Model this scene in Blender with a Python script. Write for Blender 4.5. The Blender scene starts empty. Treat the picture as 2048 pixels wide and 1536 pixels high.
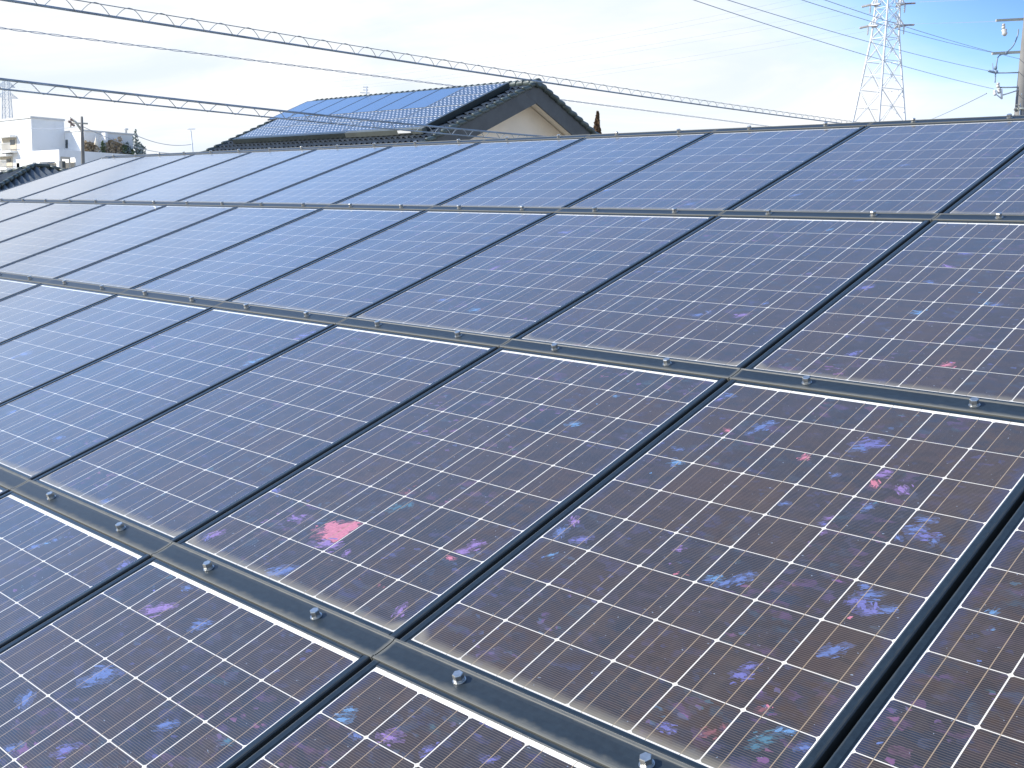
import bpy, bmesh, math, random
from mathutils import Vector, Matrix
from mathutils.geometry import delaunay_2d_cdt
R = math.radians
S = bpy.context.scene
COL = S.collection
random.seed(7)

# ------------------------------------------------------------------ camera
CAM = Vector((1.8222, -5.7258, 7.0083))
RIGHT = Vector((0.7206, 0.6928, 0.0297)).normalized()
DOWN = Vector((0.1220, -0.0847, -0.9889))
DOWN = (DOWN - RIGHT * DOWN.dot(RIGHT)).normalized()
FWD = RIGHT.cross(DOWN).normalized()
FPX = 2178.8                                   # focal length in pixels of the 2048 px wide photograph
cd = bpy.data.cameras.new('camera'); cam = bpy.data.objects.new('camera', cd); COL.objects.link(cam)
cam.matrix_world = Matrix(((RIGHT.x, -DOWN.x, -FWD.x, CAM.x), (RIGHT.y, -DOWN.y, -FWD.y, CAM.y), (RIGHT.z, -DOWN.z, -FWD.z, CAM.z), (0, 0, 0, 1)))
cd.sensor_width = 36; cd.lens = 36 * FPX / 2048; cd.clip_start = 0.05; cd.clip_end = 9000
S.camera = cam

# ------------------------------------------------------------------ light
SUN_EL, SUN_AZ = R(33), Vector((-0.70, -0.71, 0)).normalized()
sdir = Vector((SUN_AZ.x * math.cos(SUN_EL), SUN_AZ.y * math.cos(SUN_EL), math.sin(SUN_EL)))
sl = bpy.data.lights.new('sun', 'SUN'); sl.energy = 3.1; sl.angle = R(0.53); sl.color = (1, 0.94, 0.83)
so = bpy.data.objects.new('sun', sl); COL.objects.link(so); so.rotation_euler = (-sdir).to_track_quat('-Z', 'Y').to_euler()
S.view_settings.view_transform = 'Standard'; S.view_settings.look = 'None'
S.view_settings.exposure = 1.1; S.view_settings.gamma = 1

W = bpy.data.worlds.new('World'); S.world = W; W.use_nodes = True
nt = W.node_tree; nt.nodes.clear()
def wn(t, **k):
    n = nt.nodes.new(t)
    for a, b in k.items(): setattr(n, a, b)
    return n
def wmath(op, a, b=None, c=None, clamp=False):
    n = wn('ShaderNodeMath', operation=op, use_clamp=clamp)
    for i, v in enumerate((a, b, c)):
        if v is None: continue
        if isinstance(v, (int, float)): n.inputs[i].default_value = v
        else: nt.links.new(v, n.inputs[i])
    return n.outputs[0]
sky = wn('ShaderNodeTexSky', sky_type='NISHITA', sun_disc=False)
sky.sun_elevation = SUN_EL; sky.sun_rotation = math.atan2(sdir.x, sdir.y); sky.air_density = 1.0; sky.dust_density = 0.15; sky.ozone_density = 3.5
tc = wn('ShaderNodeTexCoord'); sep = wn('ShaderNodeSeparateXYZ'); nt.links.new(tc.outputs['Generated'], sep.inputs[0])
zz = wmath('ADD', wmath('MAXIMUM', sep.outputs[2], 0.0), 0.16)      # flat cloud deck: direction / height
cmb = wn('ShaderNodeCombineXYZ'); nt.links.new(wmath('DIVIDE', sep.outputs[0], zz), cmb.inputs[0]); nt.links.new(wmath('DIVIDE', sep.outputs[1], zz), cmb.inputs[1])
def wnoise(scale, detail, rough, dist):
    n = wn('ShaderNodeTexNoise'); n.inputs['Scale'].default_value = scale; n.inputs['Detail'].default_value = detail
    n.inputs['Roughness'].default_value = rough; n.inputs['Distortion'].default_value = dist; nt.links.new(cmb.outputs[0], n.inputs['Vector']); return n.outputs['Fac']
n1, n2 = wnoise(0.55, 7, 0.55, 0.6), wnoise(1.9, 8, 0.6, 1.2)
base = wmath('ADD', wmath('MULTIPLY', n1, 0.75), wmath('MULTIPLY', n2, 0.35))
def toward(v, k):                                                    # how near a direction is to v, 0..1
    d = wn('ShaderNodeVectorMath', operation='DOT_PRODUCT'); nt.links.new(tc.outputs['Generated'], d.inputs[0]); d.inputs[1].default_value = v
    return wmath('POWER', wmath('MAXIMUM', d.outputs['Value'], 0.0), k)
CLEAR = Vector((-0.30, 0.92, 0.25)).normalized()
bias = wmath('SUBTRACT', wmath('SUBTRACT', 1.55, wmath('MULTIPLY', sep.outputs[2], 4.0)), wmath('MULTIPLY', toward(CLEAR, 60), 1.15))
cov = wn('ShaderNodeMapRange', interpolation_type='SMOOTHSTEP'); nt.links.new(wmath('ADD', base, bias), cov.inputs[0])
cov.inputs[1].default_value = 0.62; cov.inputs[2].default_value = 1.34; cov.inputs[3].default_value = 0.08; cov.inputs[4].default_value = 1.0
mix = wn('ShaderNodeMix', data_type='RGBA'); nt.links.new(cov.outputs[0], mix.inputs['Factor']); tint = wn('ShaderNodeMix', data_type='RGBA', blend_type='MULTIPLY'); tint.inputs['Factor'].default_value = 1.0
nt.links.new(sky.outputs[0], tint.inputs['A']); tint.inputs['B'].default_value = (0.80, 0.90, 1.0, 1); deep = wn('ShaderNodeMix', data_type='RGBA', blend_type='MULTIPLY'); nt.links.new(wmath('MULTIPLY', toward(Vector((-0.30, 0.92, 0.25)).normalized(), 70), 1.0), deep.inputs['Factor'])
nt.links.new(tint.outputs['Result'], deep.inputs['A']); deep.inputs['B'].default_value = (0.26, 0.40, 0.60, 1); nt.links.new(deep.outputs['Result'], mix.inputs['A'])
cl = wn('ShaderNodeMix', data_type='RGBA'); cf = wn('ShaderNodeMapRange', interpolation_type='SMOOTHSTEP'); nt.links.new(wnoise(0.8, 7, 0.6, 0.8), cf.inputs[0])
cf.inputs[1].default_value = 0.34; cf.inputs[2].default_value = 0.62; nt.links.new(cf.outputs[0], cl.inputs['Factor'])
cl.inputs['A'].default_value = (2.7, 2.98, 3.25, 1); cl.inputs['B'].default_value = (3.3, 3.35, 3.4, 1); nt.links.new(cl.outputs['Result'], mix.inputs['B'])
bg = wn('ShaderNodeBackground'); bg.inputs[1].default_value = 0.15; nt.links.new(mix.outputs['Result'], bg.inputs[0])
wo = wn('ShaderNodeOutputWorld'); nt.links.new(bg.outputs[0], wo.inputs[0])

# ------------------------------------------------------------------ helpers
PITCH, RIDGE, ROW = R(20.3), 7.6, 1.495
ROOF = Matrix.Rotation(PITCH, 4, 'X'); ROOF.translation = (0, 0, RIDGE)     # roof plane: x along the ridge, y up the slope, z off it
def ray(px, py): return RIGHT * ((px - 1024) / FPX) + DOWN * ((py - 768) / FPX) + FWD
def at(px, py, depth): return CAM + ray(px, py) * depth
def onplane(px, py, n, p):
    d = ray(px, py); n = Vector(n); return CAM + d * (n.dot(Vector(p) - CAM) / n.dot(d))
def project(p):
    v = Vector(p) - CAM; z = v.dot(FWD); return (v.dot(RIGHT) / z * FPX + 1024, v.dot(DOWN) / z * FPX + 768, z)

class MB:
    def __init__(s): s.v = []; s.f = []; s.m = []; s.sm = []
    def face(s, pts, m=0, smooth=False):
        b = len(s.v); s.v += [Vector(p) for p in pts]; s.f.append(tuple(range(b, b + len(pts)))); s.m.append(m); s.sm.append(smooth)
    def box(s, a, b, m=0, mat=None, skip=()):
        (x0, y0, z0), (x1, y1, z1) = a, b
        p = [Vector(q) for q in ((x0,y0,z0),(x1,y0,z0),(x1,y1,z0),(x0,y1,z0),(x0,y0,z1),(x1,y0,z1),(x1,y1,z1),(x0,y1,z1))]
        if mat: p = [mat @ q for q in p]
        k = len(s.v); s.v += p
        for i, f in enumerate(((3,2,1,0),(4,5,6,7),(0,1,5,4),(2,3,7,6),(1,2,6,5),(3,0,4,7))):
            if i in skip: continue
            s.f.append(tuple(k + j for j in f)); s.m.append(m); s.sm.append(False)
    def tube(s, pts, r, n=6, m=0, caps=True):
        pts = [Vector(p) for p in pts]; k = len(s.v); N = len(pts)
        rr = r if isinstance(r, (list, tuple)) else [r] * N
        ref = None
        for i, p in enumerate(pts):
            t = (pts[min(i + 1, N - 1)] - pts[max(i - 1, 0)]).normalized()
            if ref is None: ref = Vector((0, 0, 1)) if abs(t.z) < 0.9 else Vector((1, 0, 0))
            a = t.cross(ref)
            if a.length < 1e-4: a = t.cross(Vector((0.3, 1, 0.2)))
            a.normalize(); b = a.cross(t)
            for j in range(n):
                q = 2 * math.pi * (j + 0.5) / n; s.v.append(p + (a * math.cos(q) + b * math.sin(q)) * rr[i])
        for i in range(N - 1):
            for j in range(n):
                j2 = (j + 1) % n; s.f.append((k + i*n + j, k + i*n + j2, k + (i+1)*n + j2, k + (i+1)*n + j)); s.m.append(m); s.sm.append(n > 5)
        if caps:
            s.f.append(tuple(k + j for j in range(n))[::-1]); s.m.append(m); s.sm.append(False)
            s.f.append(tuple(k + (N-1)*n + j for j in range(n))); s.m.append(m); s.sm.append(False)
    def lathe(s, o, ax, prof, n=10, m=0):                       # prof: (height along ax, radius)
        o, ax = Vector(o), Vector(ax).normalized()
        s.tube([o + ax * (h + i * 1e-5) for i, (h, _) in enumerate(prof)], [max(q, 1e-4) for _, q in prof], n, m)
    def extrude(s, poly, d, m=0):                               # flat polygon given thickness d (a vector)
        d = Vector(d); n = len(poly); a = [Vector(p) for p in poly]; b = [p + d for p in a]
        s.face(a[::-1], m); s.face(b, m)
        for i in range(n): s.face((a[i], a[(i+1) % n], b[(i+1) % n], b[i]), m)
    def build(s, name, mats, parent=None, loc=None):
        me = bpy.data.meshes.new(name); me.from_pydata([tuple(v) for v in s.v], [], s.f)
        for m in (mats if isinstance(mats, (list, tuple)) else [mats]): me.materials.append(m)
        me.polygons.foreach_set('material_index', s.m); me.polygons.foreach_set('use_smooth', s.sm); me.update()
        bm = bmesh.new(); bm.from_mesh(me); bmesh.ops.recalc_face_normals(bm, faces=bm.faces); bm.to_mesh(me); bm.free()
        o = bpy.data.objects.new(name, me); COL.objects.link(o)
        if parent: o.parent = parent
        if loc: o.location = loc
        return o
def tag(o, label=None, cat=None, group=None, kind=None):
    if label: o['label'] = label
    if cat: o['category'] = cat
    if group: o['group'] = group
    if kind: o['kind'] = kind
    return o
def thing(name, label, cat, loc=(0, 0, 0), group=None, rot=None):
    o = bpy.data.objects.new(name, None); COL.objects.link(o); o.location = loc; o.empty_display_size = 0.2
    if rot: o.rotation_euler = rot
    return tag(o, label, cat, group)

# ------------------------------------------------------------------ materials
class NG:
    def __init__(s, name):
        s.mat = bpy.data.materials.new(name); s.mat.use_nodes = True; s.t = s.mat.node_tree
        s.p = s.t.nodes['Principled BSDF']
    def n(s, typ, **k):
        q = s.t.nodes.new(typ)
        for a, b in k.items(): setattr(q, a, b)
        return q
    def set(s, sock, v):
        if isinstance(v, bpy.types.NodeSocket): s.t.links.new(v, sock)
        elif isinstance(v, (tuple, list)) and len(v) == 3 and sock.type == 'RGBA': sock.default_value = (*v, 1)
        else: sock.default_value = v
    def m(s, op, *a, clamp=False):
        q = s.n('ShaderNodeMath', operation=op, use_clamp=clamp)
        for i, v in enumerate(a): s.set(q.inputs[i], v)
        return q.outputs[0]
    def mix(s, f, a, b, blend='MIX'):
        q = s.n('ShaderNodeMix', data_type='RGBA', blend_type=blend)
        s.set(q.inputs['Factor'], f); s.set(q.inputs['A'], a); s.set(q.inputs['B'], b); return q.outputs['Result']
    def rng(s, v, a, b, c=0.0, d=1.0, smooth=True):
        q = s.n('ShaderNodeMapRange', interpolation_type='SMOOTHSTEP' if smooth else 'LINEAR')
        for i, x in enumerate((v, a, b, c, d)): s.set(q.inputs[i], x)
        return q.outputs[0]
    def coord(s, which='Object'): return s.n('ShaderNodeTexCoord').outputs[which]
    def xyz(s, v):
        q = s.n('ShaderNodeSeparateXYZ'); s.set(q.inputs[0], v); return q.outputs
    def vec(s, x, y, z=0.0):
        q = s.n('ShaderNodeCombineXYZ')
        for i, v in enumerate((x, y, z)): s.set(q.inputs[i], v)
        return q.outputs[0]
    def noise(s, v, scale, detail=4, rough=0.55, dist=0.0, out='Fac'):
        q = s.n('ShaderNodeTexNoise')
        if v is not None: s.set(q.inputs['Vector'], v)
        for k, x in (('Scale', scale), ('Detail', detail), ('Roughness', rough), ('Distortion', dist)): q.inputs[k].default_value = x
        return q.outputs[out]
    def out(s, color=None, rough=None, metal=None, spec=None, bump=None, bstr=0.3, bdist=0.01, ior=None):
        if color is not None: s.set(s.p.inputs['Base Color'], color)
        if rough is not None: s.set(s.p.inputs['Roughness'], rough)
        if metal is not None: s.set(s.p.inputs['Metallic'], metal)
        if spec is not None: s.set(s.p.inputs['Specular IOR Level'], spec)
        if ior is not None: s.set(s.p.inputs['IOR'], ior)
        if bump is not None:
            b = s.n('ShaderNodeBump'); b.inputs['Strength'].default_value = bstr; b.inputs['Distance'].default_value = bdist
            s.set(b.inputs['Height'], bump); s.t.links.new(b.outputs[0], s.p.inputs['Normal'])
        return s.mat
def plain(name, c, rough=0.6, metal=0.0, var=0.12, scale=3.0, spec=0.5, dirt=None):
    g = NG(name); co = g.coord()
    f = g.noise(co, scale, 6, 0.6)
    a = tuple(x * (1 - var) for x in c); b = tuple(min(1, x * (1 + var)) for x in c)
    col = g.mix(g.rng(f, 0.3, 0.7), a, b)
    if dirt: col = g.mix(g.m('MULTIPLY', g.rng(g.noise(co, scale * 2.7, 5, 0.65), 0.5, 0.75), dirt[1]), col, dirt[0])
    return g.out(col, rough, metal, spec)

CPX, CPY, NX, NY = 0.1560, 0.1527, 6, 9          # cell pitch
CW, CH = 0.1531, 0.1504                          # cell size
GX, GY = CPX * NX, CPY * NY
def cell_material(name, flake=None, most=0.9, floor=0.0):
    """glass-fronted polycrystalline cells: white backsheet grid, busbars, fingers, crystal mottling, dust along the lower edge"""
    g = NG(name); co = g.coord(); X, Y, Z = g.xyz(co)
    rnd = g.n('ShaderNodeObjectInfo').outputs['Random']
    ux, uy = g.m('DIVIDE', X, CPX), g.m('DIVIDE', Y, CPY)
    ix, iy = g.m('FLOOR', ux), g.m('FLOOR', uy)
    fx = g.m('SUBTRACT', g.m('MULTIPLY', g.m('FRACT', ux), CPX), CPX / 2)
    fy = g.m('SUBTRACT', g.m('MULTIPLY', g.m('FRACT', uy), CPY), CPY / 2)
    ax, ay = g.m('ABSOLUTE', fx), g.m('ABSOLUTE', fy)
    incell = g.m('MULTIPLY', g.m('LESS_THAN', ax, CW / 2), g.m('LESS_THAN', ay, CH / 2))
    incell = g.m('MULTIPLY', incell, g.m('LESS_THAN', g.m('ADD', ax, ay), CW / 2 + CH / 2 - 0.0045))
    for v, hi in ((X, GX), (Y, GY)):
        incell = g.m('MULTIPLY', incell, g.m('MULTIPLY', g.m('GREATER_THAN', v, 0.0), g.m('LESS_THAN', v, hi)))
    white = g.n('ShaderNodeTexWhiteNoise', noise_dimensions='3D'); g.set(white.inputs['Vector'], g.vec(ix, iy, g.m('MULTIPLY', rnd, 97.0)))
    cr = g.xyz(white.outputs['Color']); cv = white.outputs['Value']
    # crystals: stretched, jittered voronoi, different in every cell
    off = g.n('ShaderNodeVectorMath', operation='SCALE'); g.set(off.inputs[0], white.outputs['Color']); off.inputs['Scale'].default_value = 31.0
    warp = g.n('ShaderNodeVectorMath', operation='MULTIPLY_ADD')
    g.set(warp.inputs[0], g.noise(co, 55.0, 3, 0.6, 0.0, 'Color')); warp.inputs[1].default_value = (0.028, 0.016, 0); g.set(warp.inputs[2], g.vec(X, Y, 0.0))
    vv = g.n('ShaderNodeVectorMath', operation='ADD'); g.set(vv.inputs[0], warp.outputs[0]); g.set(vv.inputs[1], off.outputs[0])
    rot = g.n('ShaderNodeMapping'); g.set(rot.inputs['Vector'], vv.outputs[0]); rot.inputs['Scale'].default_value = (1, 1.7, 1); g.set(rot.inputs['Rotation'], g.vec(0.0, 0.0, g.m('MULTIPLY', cr[1], 3.0)))
    def vor(scale):
        v = g.n('ShaderNodeTexVoronoi', voronoi_dimensions='2D'); g.set(v.inputs['Vector'], rot.outputs[0]); v.inputs['Scale'].default_value = scale; v.inputs['Randomness'].default_value = 1.0
        return v.outputs['Color']
    k1, k2 = g.xyz(vor(62.0)), g.xyz(vor(26.0))
    mott = g.noise(rot.outputs[0], 18.0, 5, 0.65)
    tone = g.mix(cr[2], (0.048, 0.026, 0.011), (0.015, 0.019, 0.026))
    tone = g.mix(g.rng(mott, 0.35, 0.7), tone, g.mix(cv, (0.056, 0.031, 0.014), (0.016, 0.024, 0.042)))
    tone = g.mix(g.m('MULTIPLY', k2[0], 0.6), tone, g.mix(k2[1], (0.021, 0.015, 0.010), (0.050, 0.032, 0.020)))
    hue = g.n('ShaderNodeValToRGB'); e = hue.color_ramp.elements
    e[0].position = 0.0; e[0].color = (0.030, 0.085, 0.21, 1); e[1].position = 1.0; e[1].color = (0.23, 0.09, 0.12, 1)
    for p_, c_ in ((0.3, (0.05, 0.085, 0.26, 1)), (0.52, (0.085, 0.08, 0.25, 1)), (0.7, (0.045, 0.10, 0.12, 1)), (0.85, (0.16, 0.07, 0.20, 1))):
        q = e.new(p_); q.color = c_
    g.set(hue.inputs[0], g.m('ADD', g.m('MULTIPLY', cr[0], 0.75), g.m('MULTIPLY', k2[1], 0.25)))
    gate = g.rng(g.noise(vv.outputs[0], 13.0, 3, 0.5), 0.50, 0.62)
    lit = g.m('MULTIPLY', g.m('MULTIPLY', g.m('GREATER_THAN', k1[0], 0.935), gate), g.rng(cv, 0.25, 1.0, 0.15, 0.8))
    haze = g.m('MULTIPLY', g.m('MULTIPLY', g.m('GREATER_THAN', k2[2], 0.62), g.rng(mott, 0.42, 0.66)), g.m('MULTIPLY', cv, 0.33))
    tone = g.mix(haze, tone, hue.outputs[0]); tone = g.mix(lit, tone, hue.outputs[0])
    edge = g.m('MINIMUM', X, g.m('SUBTRACT', GX, X))                  # bluer coating towards the panel's sides
    tone = g.mix(g.m('MULTIPLY', g.rng(g.m('ADD', edge, g.m('MULTIPLY', g.m('SUBTRACT', g.noise(co, 45.0, 5, 0.75), 0.5), 0.075)), 0.034, 0.004), 0.42), tone, (0.024, 0.034, 0.090))
    if flake:
        q = g.m('ADD', 0.62, g.m('MULTIPLY', g.noise(g.vec(X, g.m('MULTIPLY', Y, 3.5), 0.0), 60.0, 3, 0.6), 0.7))
        sc = g.n('ShaderNodeVectorMath', operation='SCALE'); sc.inputs[0].default_value = flake; g.set(sc.inputs['Scale'], q)
        tone = g.mix(g.rng(g.noise(g.vec(g.m('ADD', X, g.m('MULTIPLY', Y, 0.55)), g.m('MULTIPLY', g.m('SUBTRACT', Y, g.m('MULTIPLY', X, 0.55)), 2.6), cv), 75.0, 5, 0.72), 0.38, 0.60, floor * most, most), tone, sc.outputs[0])
    # silver fingers across the cell, then the two busbars
    fing = g.m('LESS_THAN', g.m('FRACT', g.m('DIVIDE', Y, 0.0056)), 0.30)
    tone = g.mix(g.m('MULTIPLY', fing, 0.42 if most < 0.6 or not flake else 0.30), tone, (0.165, 0.130, 0.105))
    bus = g.m('LESS_THAN', g.m('ABSOLUTE', g.m('SUBTRACT', ax, CPX * 0.25)), 0.00095)
    tone = g.mix(g.m('MULTIPLY', bus, 0.9), tone, (0.33, 0.245, 0.155))
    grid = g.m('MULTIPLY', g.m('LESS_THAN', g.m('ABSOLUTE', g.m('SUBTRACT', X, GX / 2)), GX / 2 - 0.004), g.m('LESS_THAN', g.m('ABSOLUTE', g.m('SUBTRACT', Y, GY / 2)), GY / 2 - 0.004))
    sheet = g.mix(bus, g.mix(grid, (0.80, 0.77, 0.70), (0.66, 0.62, 0.54)), (0.30, 0.25, 0.17))  # same backsheet throughout; shade in the gaps between cells is painted as darker colour
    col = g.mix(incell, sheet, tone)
    # rain-washed dirt lying along the lower edge and in the lower corners
    nz = g.noise(co, 26.0, 5, 0.65)
    corner = g.rng(g.m('MINIMUM', g.m('ADD', X, 0.01), g.m('SUBTRACT', GX + 0.01, X)), 0.055, 0.0, 0.0, 0.030)
    low = g.m('SUBTRACT', g.m('ADD', Y, g.m('MULTIPLY', g.m('SUBTRACT', nz, 0.5), 0.018)), corner)
    dirt = g.m('MULTIPLY', g.rng(low, 0.034, -0.006), 0.74)
    film = g.m('ADD', g.m('ADD', 0.010, g.m('MULTIPLY', g.rng(g.noise(g.vec(g.m('MULTIPLY', X, 26.0), g.m('MULTIPLY', Y, 1.6), g.m('MULTIPLY', rnd, 50.0)), 1.0, 5, 0.65), 0.46, 0.74), 0.045)), g.m('MULTIPLY', g.rng(g.noise(co, 6.0, 6, 0.7), 0.45, 0.8), 0.035))
    col = g.mix(g.m('MULTIPLY', g.m('MAXIMUM', dirt, film), g.m('ADD', 0.45, g.m('MULTIPLY', incell, 0.55))), col, g.mix(nz, (0.20, 0.175, 0.125), (0.29, 0.255, 0.185)))
    specks = g.n('ShaderNodeTexVoronoi', voronoi_dimensions='2D', feature='F1'); g.set(specks.inputs['Vector'], vv.outputs[0]); specks.inputs['Scale'].default_value = 48.0
    sp = g.m('MULTIPLY', g.m('LESS_THAN', specks.outputs['Distance'], 0.055), g.m('GREATER_THAN', g.xyz(specks.outputs['Color'])[1], 0.93))
    col = g.mix(g.m('MULTIPLY', sp, 0.55), col, (0.35, 0.42, 0.52))
    rough = g.m('ADD', 0.17, g.m('MULTIPLY', dirt, 0.5))
    pat = g.noise(co, 900.0, 1, 0.5)
    g.p.inputs['Sheen Weight'].default_value = 0.18; g.p.inputs['Sheen Roughness'].default_value = 0.2; g.p.inputs['Sheen Tint'].default_value = (0.70, 0.83, 1.0, 1); g.p.inputs['Coat Weight'].default_value = 1.0; g.p.inputs['Coat IOR'].default_value = 1.36; g.p.inputs['Coat Roughness'].default_value = 0.14
    g.p.inputs['Specular Tint'].default_value = (0.84, 0.93, 1.0, 1); 
    return g.out(col, rough, 0.0, 0.32, pat, 0.10, 0.0006, 1.52)

def edge_dust_metal(name, c, dust, hx, hy, w=0.02, rough=0.38, amount=0.75, low=1.0):
    """dark anodised metal whose dust keeps to the edges of a piece hx by hy"""
    g = NG(name); co = g.coord(); X, Y, Z = g.xyz(co); nz = g.noise(co, 30.0, 5, 0.65)
    dy = g.m('MINIMUM', g.m('SUBTRACT', hy, Y), g.m('MULTIPLY', g.m('ADD', hy, Y), low))
    d = g.m('MINIMUM', g.m('SUBTRACT', hx, g.m('ABSOLUTE', X)), dy)
    k = g.rng(g.m('ADD', d, g.m('MULTIPLY', g.m('SUBTRACT', nz, 0.5), 0.012)), w, w * 0.15)
    base = g.mix(g.rng(g.noise(co, 60.0, 4, 0.7), 0.3, 0.75), c, tuple(x * 1.5 for x in c))
    scr = g.m('MULTIPLY', g.rng(g.noise(g.vec(g.m('MULTIPLY', X, 2.0), g.m('MULTIPLY', Y, 240.0), 0.0), 1.0, 4, 0.6), 0.5, 0.8), 0.30)
    col = g.mix(g.m('MULTIPLY', k, amount), base, g.mix(scr, dust, tuple(x * 0.55 for x in dust)))
    return g.out(col, g.m('ADD', rough, g.m('MULTIPLY', k, 0.25)), 0.0, 0.5, nz, 0.1, 0.002)

M = {}
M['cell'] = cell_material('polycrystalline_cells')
FLAKES = {'pink': (0.60, 0.19, 0.25), 'mauve': (0.28, 0.17, 0.42), 'violet': (0.15, 0.15, 0.40), 'blue': (0.115, 0.175, 0.40), 'sky': (0.13, 0.28, 0.50), 'teal': (0.06, 0.16, 0.22), 'red': (0.21, 0.08, 0.085)}
FK = list(FLAKES) + [k + '_soft' for k in FLAKES]
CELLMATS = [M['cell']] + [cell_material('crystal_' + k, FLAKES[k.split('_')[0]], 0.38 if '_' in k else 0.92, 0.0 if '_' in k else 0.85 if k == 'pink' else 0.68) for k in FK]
M['rail'] = edge_dust_metal('rail_metal', (0.011, 0.017, 0.022), (0.17, 0.168, 0.145), 0.4975, 0.0375, 0.0125, 0.42, 0.58, 0.52)
M['frame'] = edge_dust_metal('frame_metal', (0.010, 0.016, 0.021), (0.15, 0.145, 0.115), 0.4925, 0.7095, 0.008, 0.20, 0.14)
M['steel'] = plain('stainless_steel', (0.50, 0.50, 0.48), 0.28, 0.9, 0.15, 60)
M['underlay'] = plain('roofing_sheet', (0.03, 0.032, 0.034), 0.8, 0, 0.3, 5)
M['tile'] = plain('glazed_dark_tile', (0.062, 0.070, 0.073), 0.38, 0, 0.35, 6, dirt=((0.11, 0.115, 0.10), 0.5))
M['ridge_tile'] = plain('ridge_tile', (0.060, 0.080, 0.074), 0.42, 0, 0.35, 4, dirt=((0.16, 0.17, 0.14), 0.5))
M['stucco'] = plain('cream_stucco', (0.84, 0.74, 0.60), 0.85, 0, 0.05, 1.5)
M['soffit'] = plain('soffit_board', (0.84, 0.76, 0.62), 0.8, 0, 0.05, 2)
M['barge'] = plain('barge_board', (0.070, 0.078, 0.082), 0.55, 0, 0.15, 3, dirt=((0.10, 0.105, 0.105), 0.4))
M['skirt'] = plain('array_skirt', (0.018, 0.026, 0.026), 0.4, 0, 0.2, 3)
M['skirt_grey'] = plain('grey_skirt', (0.085, 0.095, 0.085), 0.5, 0, 0.15, 3)
M['white_wall'] = plain('white_render', (0.80, 0.80, 0.78), 0.85, 0, 0.04, 0.35, dirt=((0.60, 0.59, 0.55), 0.25))
M['cement'] = plain('pale_coping', (0.62, 0.62, 0.60), 0.8, 0, 0.06, 1)
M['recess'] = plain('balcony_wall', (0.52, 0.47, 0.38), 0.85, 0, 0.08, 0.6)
M['pane'] = plain('window_glass', (0.03, 0.045, 0.05), 0.08, 0, 0.3, 1.2)
M['alu'] = plain('window_aluminium', (0.55, 0.56, 0.56), 0.4, 0.5, 0.08, 2)
M['galv'] = plain('galvanised_steel', (0.62, 0.64, 0.66), 0.5, 0.0, 0.05, 0.6)
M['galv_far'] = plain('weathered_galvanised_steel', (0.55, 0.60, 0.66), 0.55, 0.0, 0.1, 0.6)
M['porcelain'] = plain('porcelain', (0.52, 0.50, 0.47), 0.25, 0, 0.1, 3)
M['brown_porcelain'] = plain('brown_porcelain', (0.23, 0.16, 0.14), 0.3, 0, 0.15, 3)
M['concrete'] = plain('pole_concrete', (0.18, 0.175, 0.165), 0.85, 0, 0.12, 3, dirt=((0.2, 0.19, 0.17), 0.4))
M['arm'] = plain('crossarm_steel', (0.42, 0.42, 0.36), 0.5, 0, 0.12, 3)
M['black'] = plain('black_sheath', (0.20, 0.26, 0.33), 0.5, 0, 0.25, 2)
M['wire'] = plain('lashing_steel', (0.26, 0.30, 0.34), 0.45, 0.0, 0.2, 2)
M['conductor'] = plain('aluminium_conductor', (0.34, 0.38, 0.45), 0.5, 0.2, 0.1, 0.2)
M['bark'] = plain('bark', (0.09, 0.065, 0.045), 0.9, 0, 0.3, 6)

def leafmat(name, a, b):
    g = NG(name); r = g.n('ShaderNodeNewGeometry').outputs['Random Per Island']
    col = g.mix(r, a, b); m = g.out(col, 0.7, 0, 0.3); return m
M['leaf_brown'] = leafmat('russet_foliage', (0.065, 0.042, 0.026), (0.20, 0.115, 0.055))
M['leaf_green'] = leafmat('green_foliage', (0.10, 0.14, 0.07), (0.22, 0.27, 0.14))
M['leaf_grey'] = leafmat('grey_green_foliage', (0.17, 0.21, 0.20), (0.30, 0.36, 0.33))
M['leaf_dry'] = leafmat('dry_foliage', (0.28, 0.22, 0.15), (0.48, 0.38, 0.25))

# ------------------------------------------------------------------ ground and the roof below the array
g = NG('ground_earth'); co = g.coord()
gm = g.out(g.mix(g.rng(g.noise(co, 0.08, 6, 0.6), 0.35, 0.65), (0.33, 0.31, 0.27), (0.24, 0.235, 0.20)), 0.95)
mb = MB(); mb.face([(-2500, -2500, 0), (2500, -2500, 0), (2500, 2500, 0), (-2500, 2500, 0)])
tag(mb.build('ground', gm), kind='structure')
g = NG('asphalt'); co = g.coord()
am = g.out(g.mix(g.noise(co, 3.0, 6, 0.7), (0.10, 0.10, 0.10), (0.14, 0.138, 0.135)), 0.9)
mb = MB(); mb.box((-16.1, -60, -0.1), (-11.2, 80, 0.004)); tag(mb.build('road', am), kind='structure')

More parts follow.
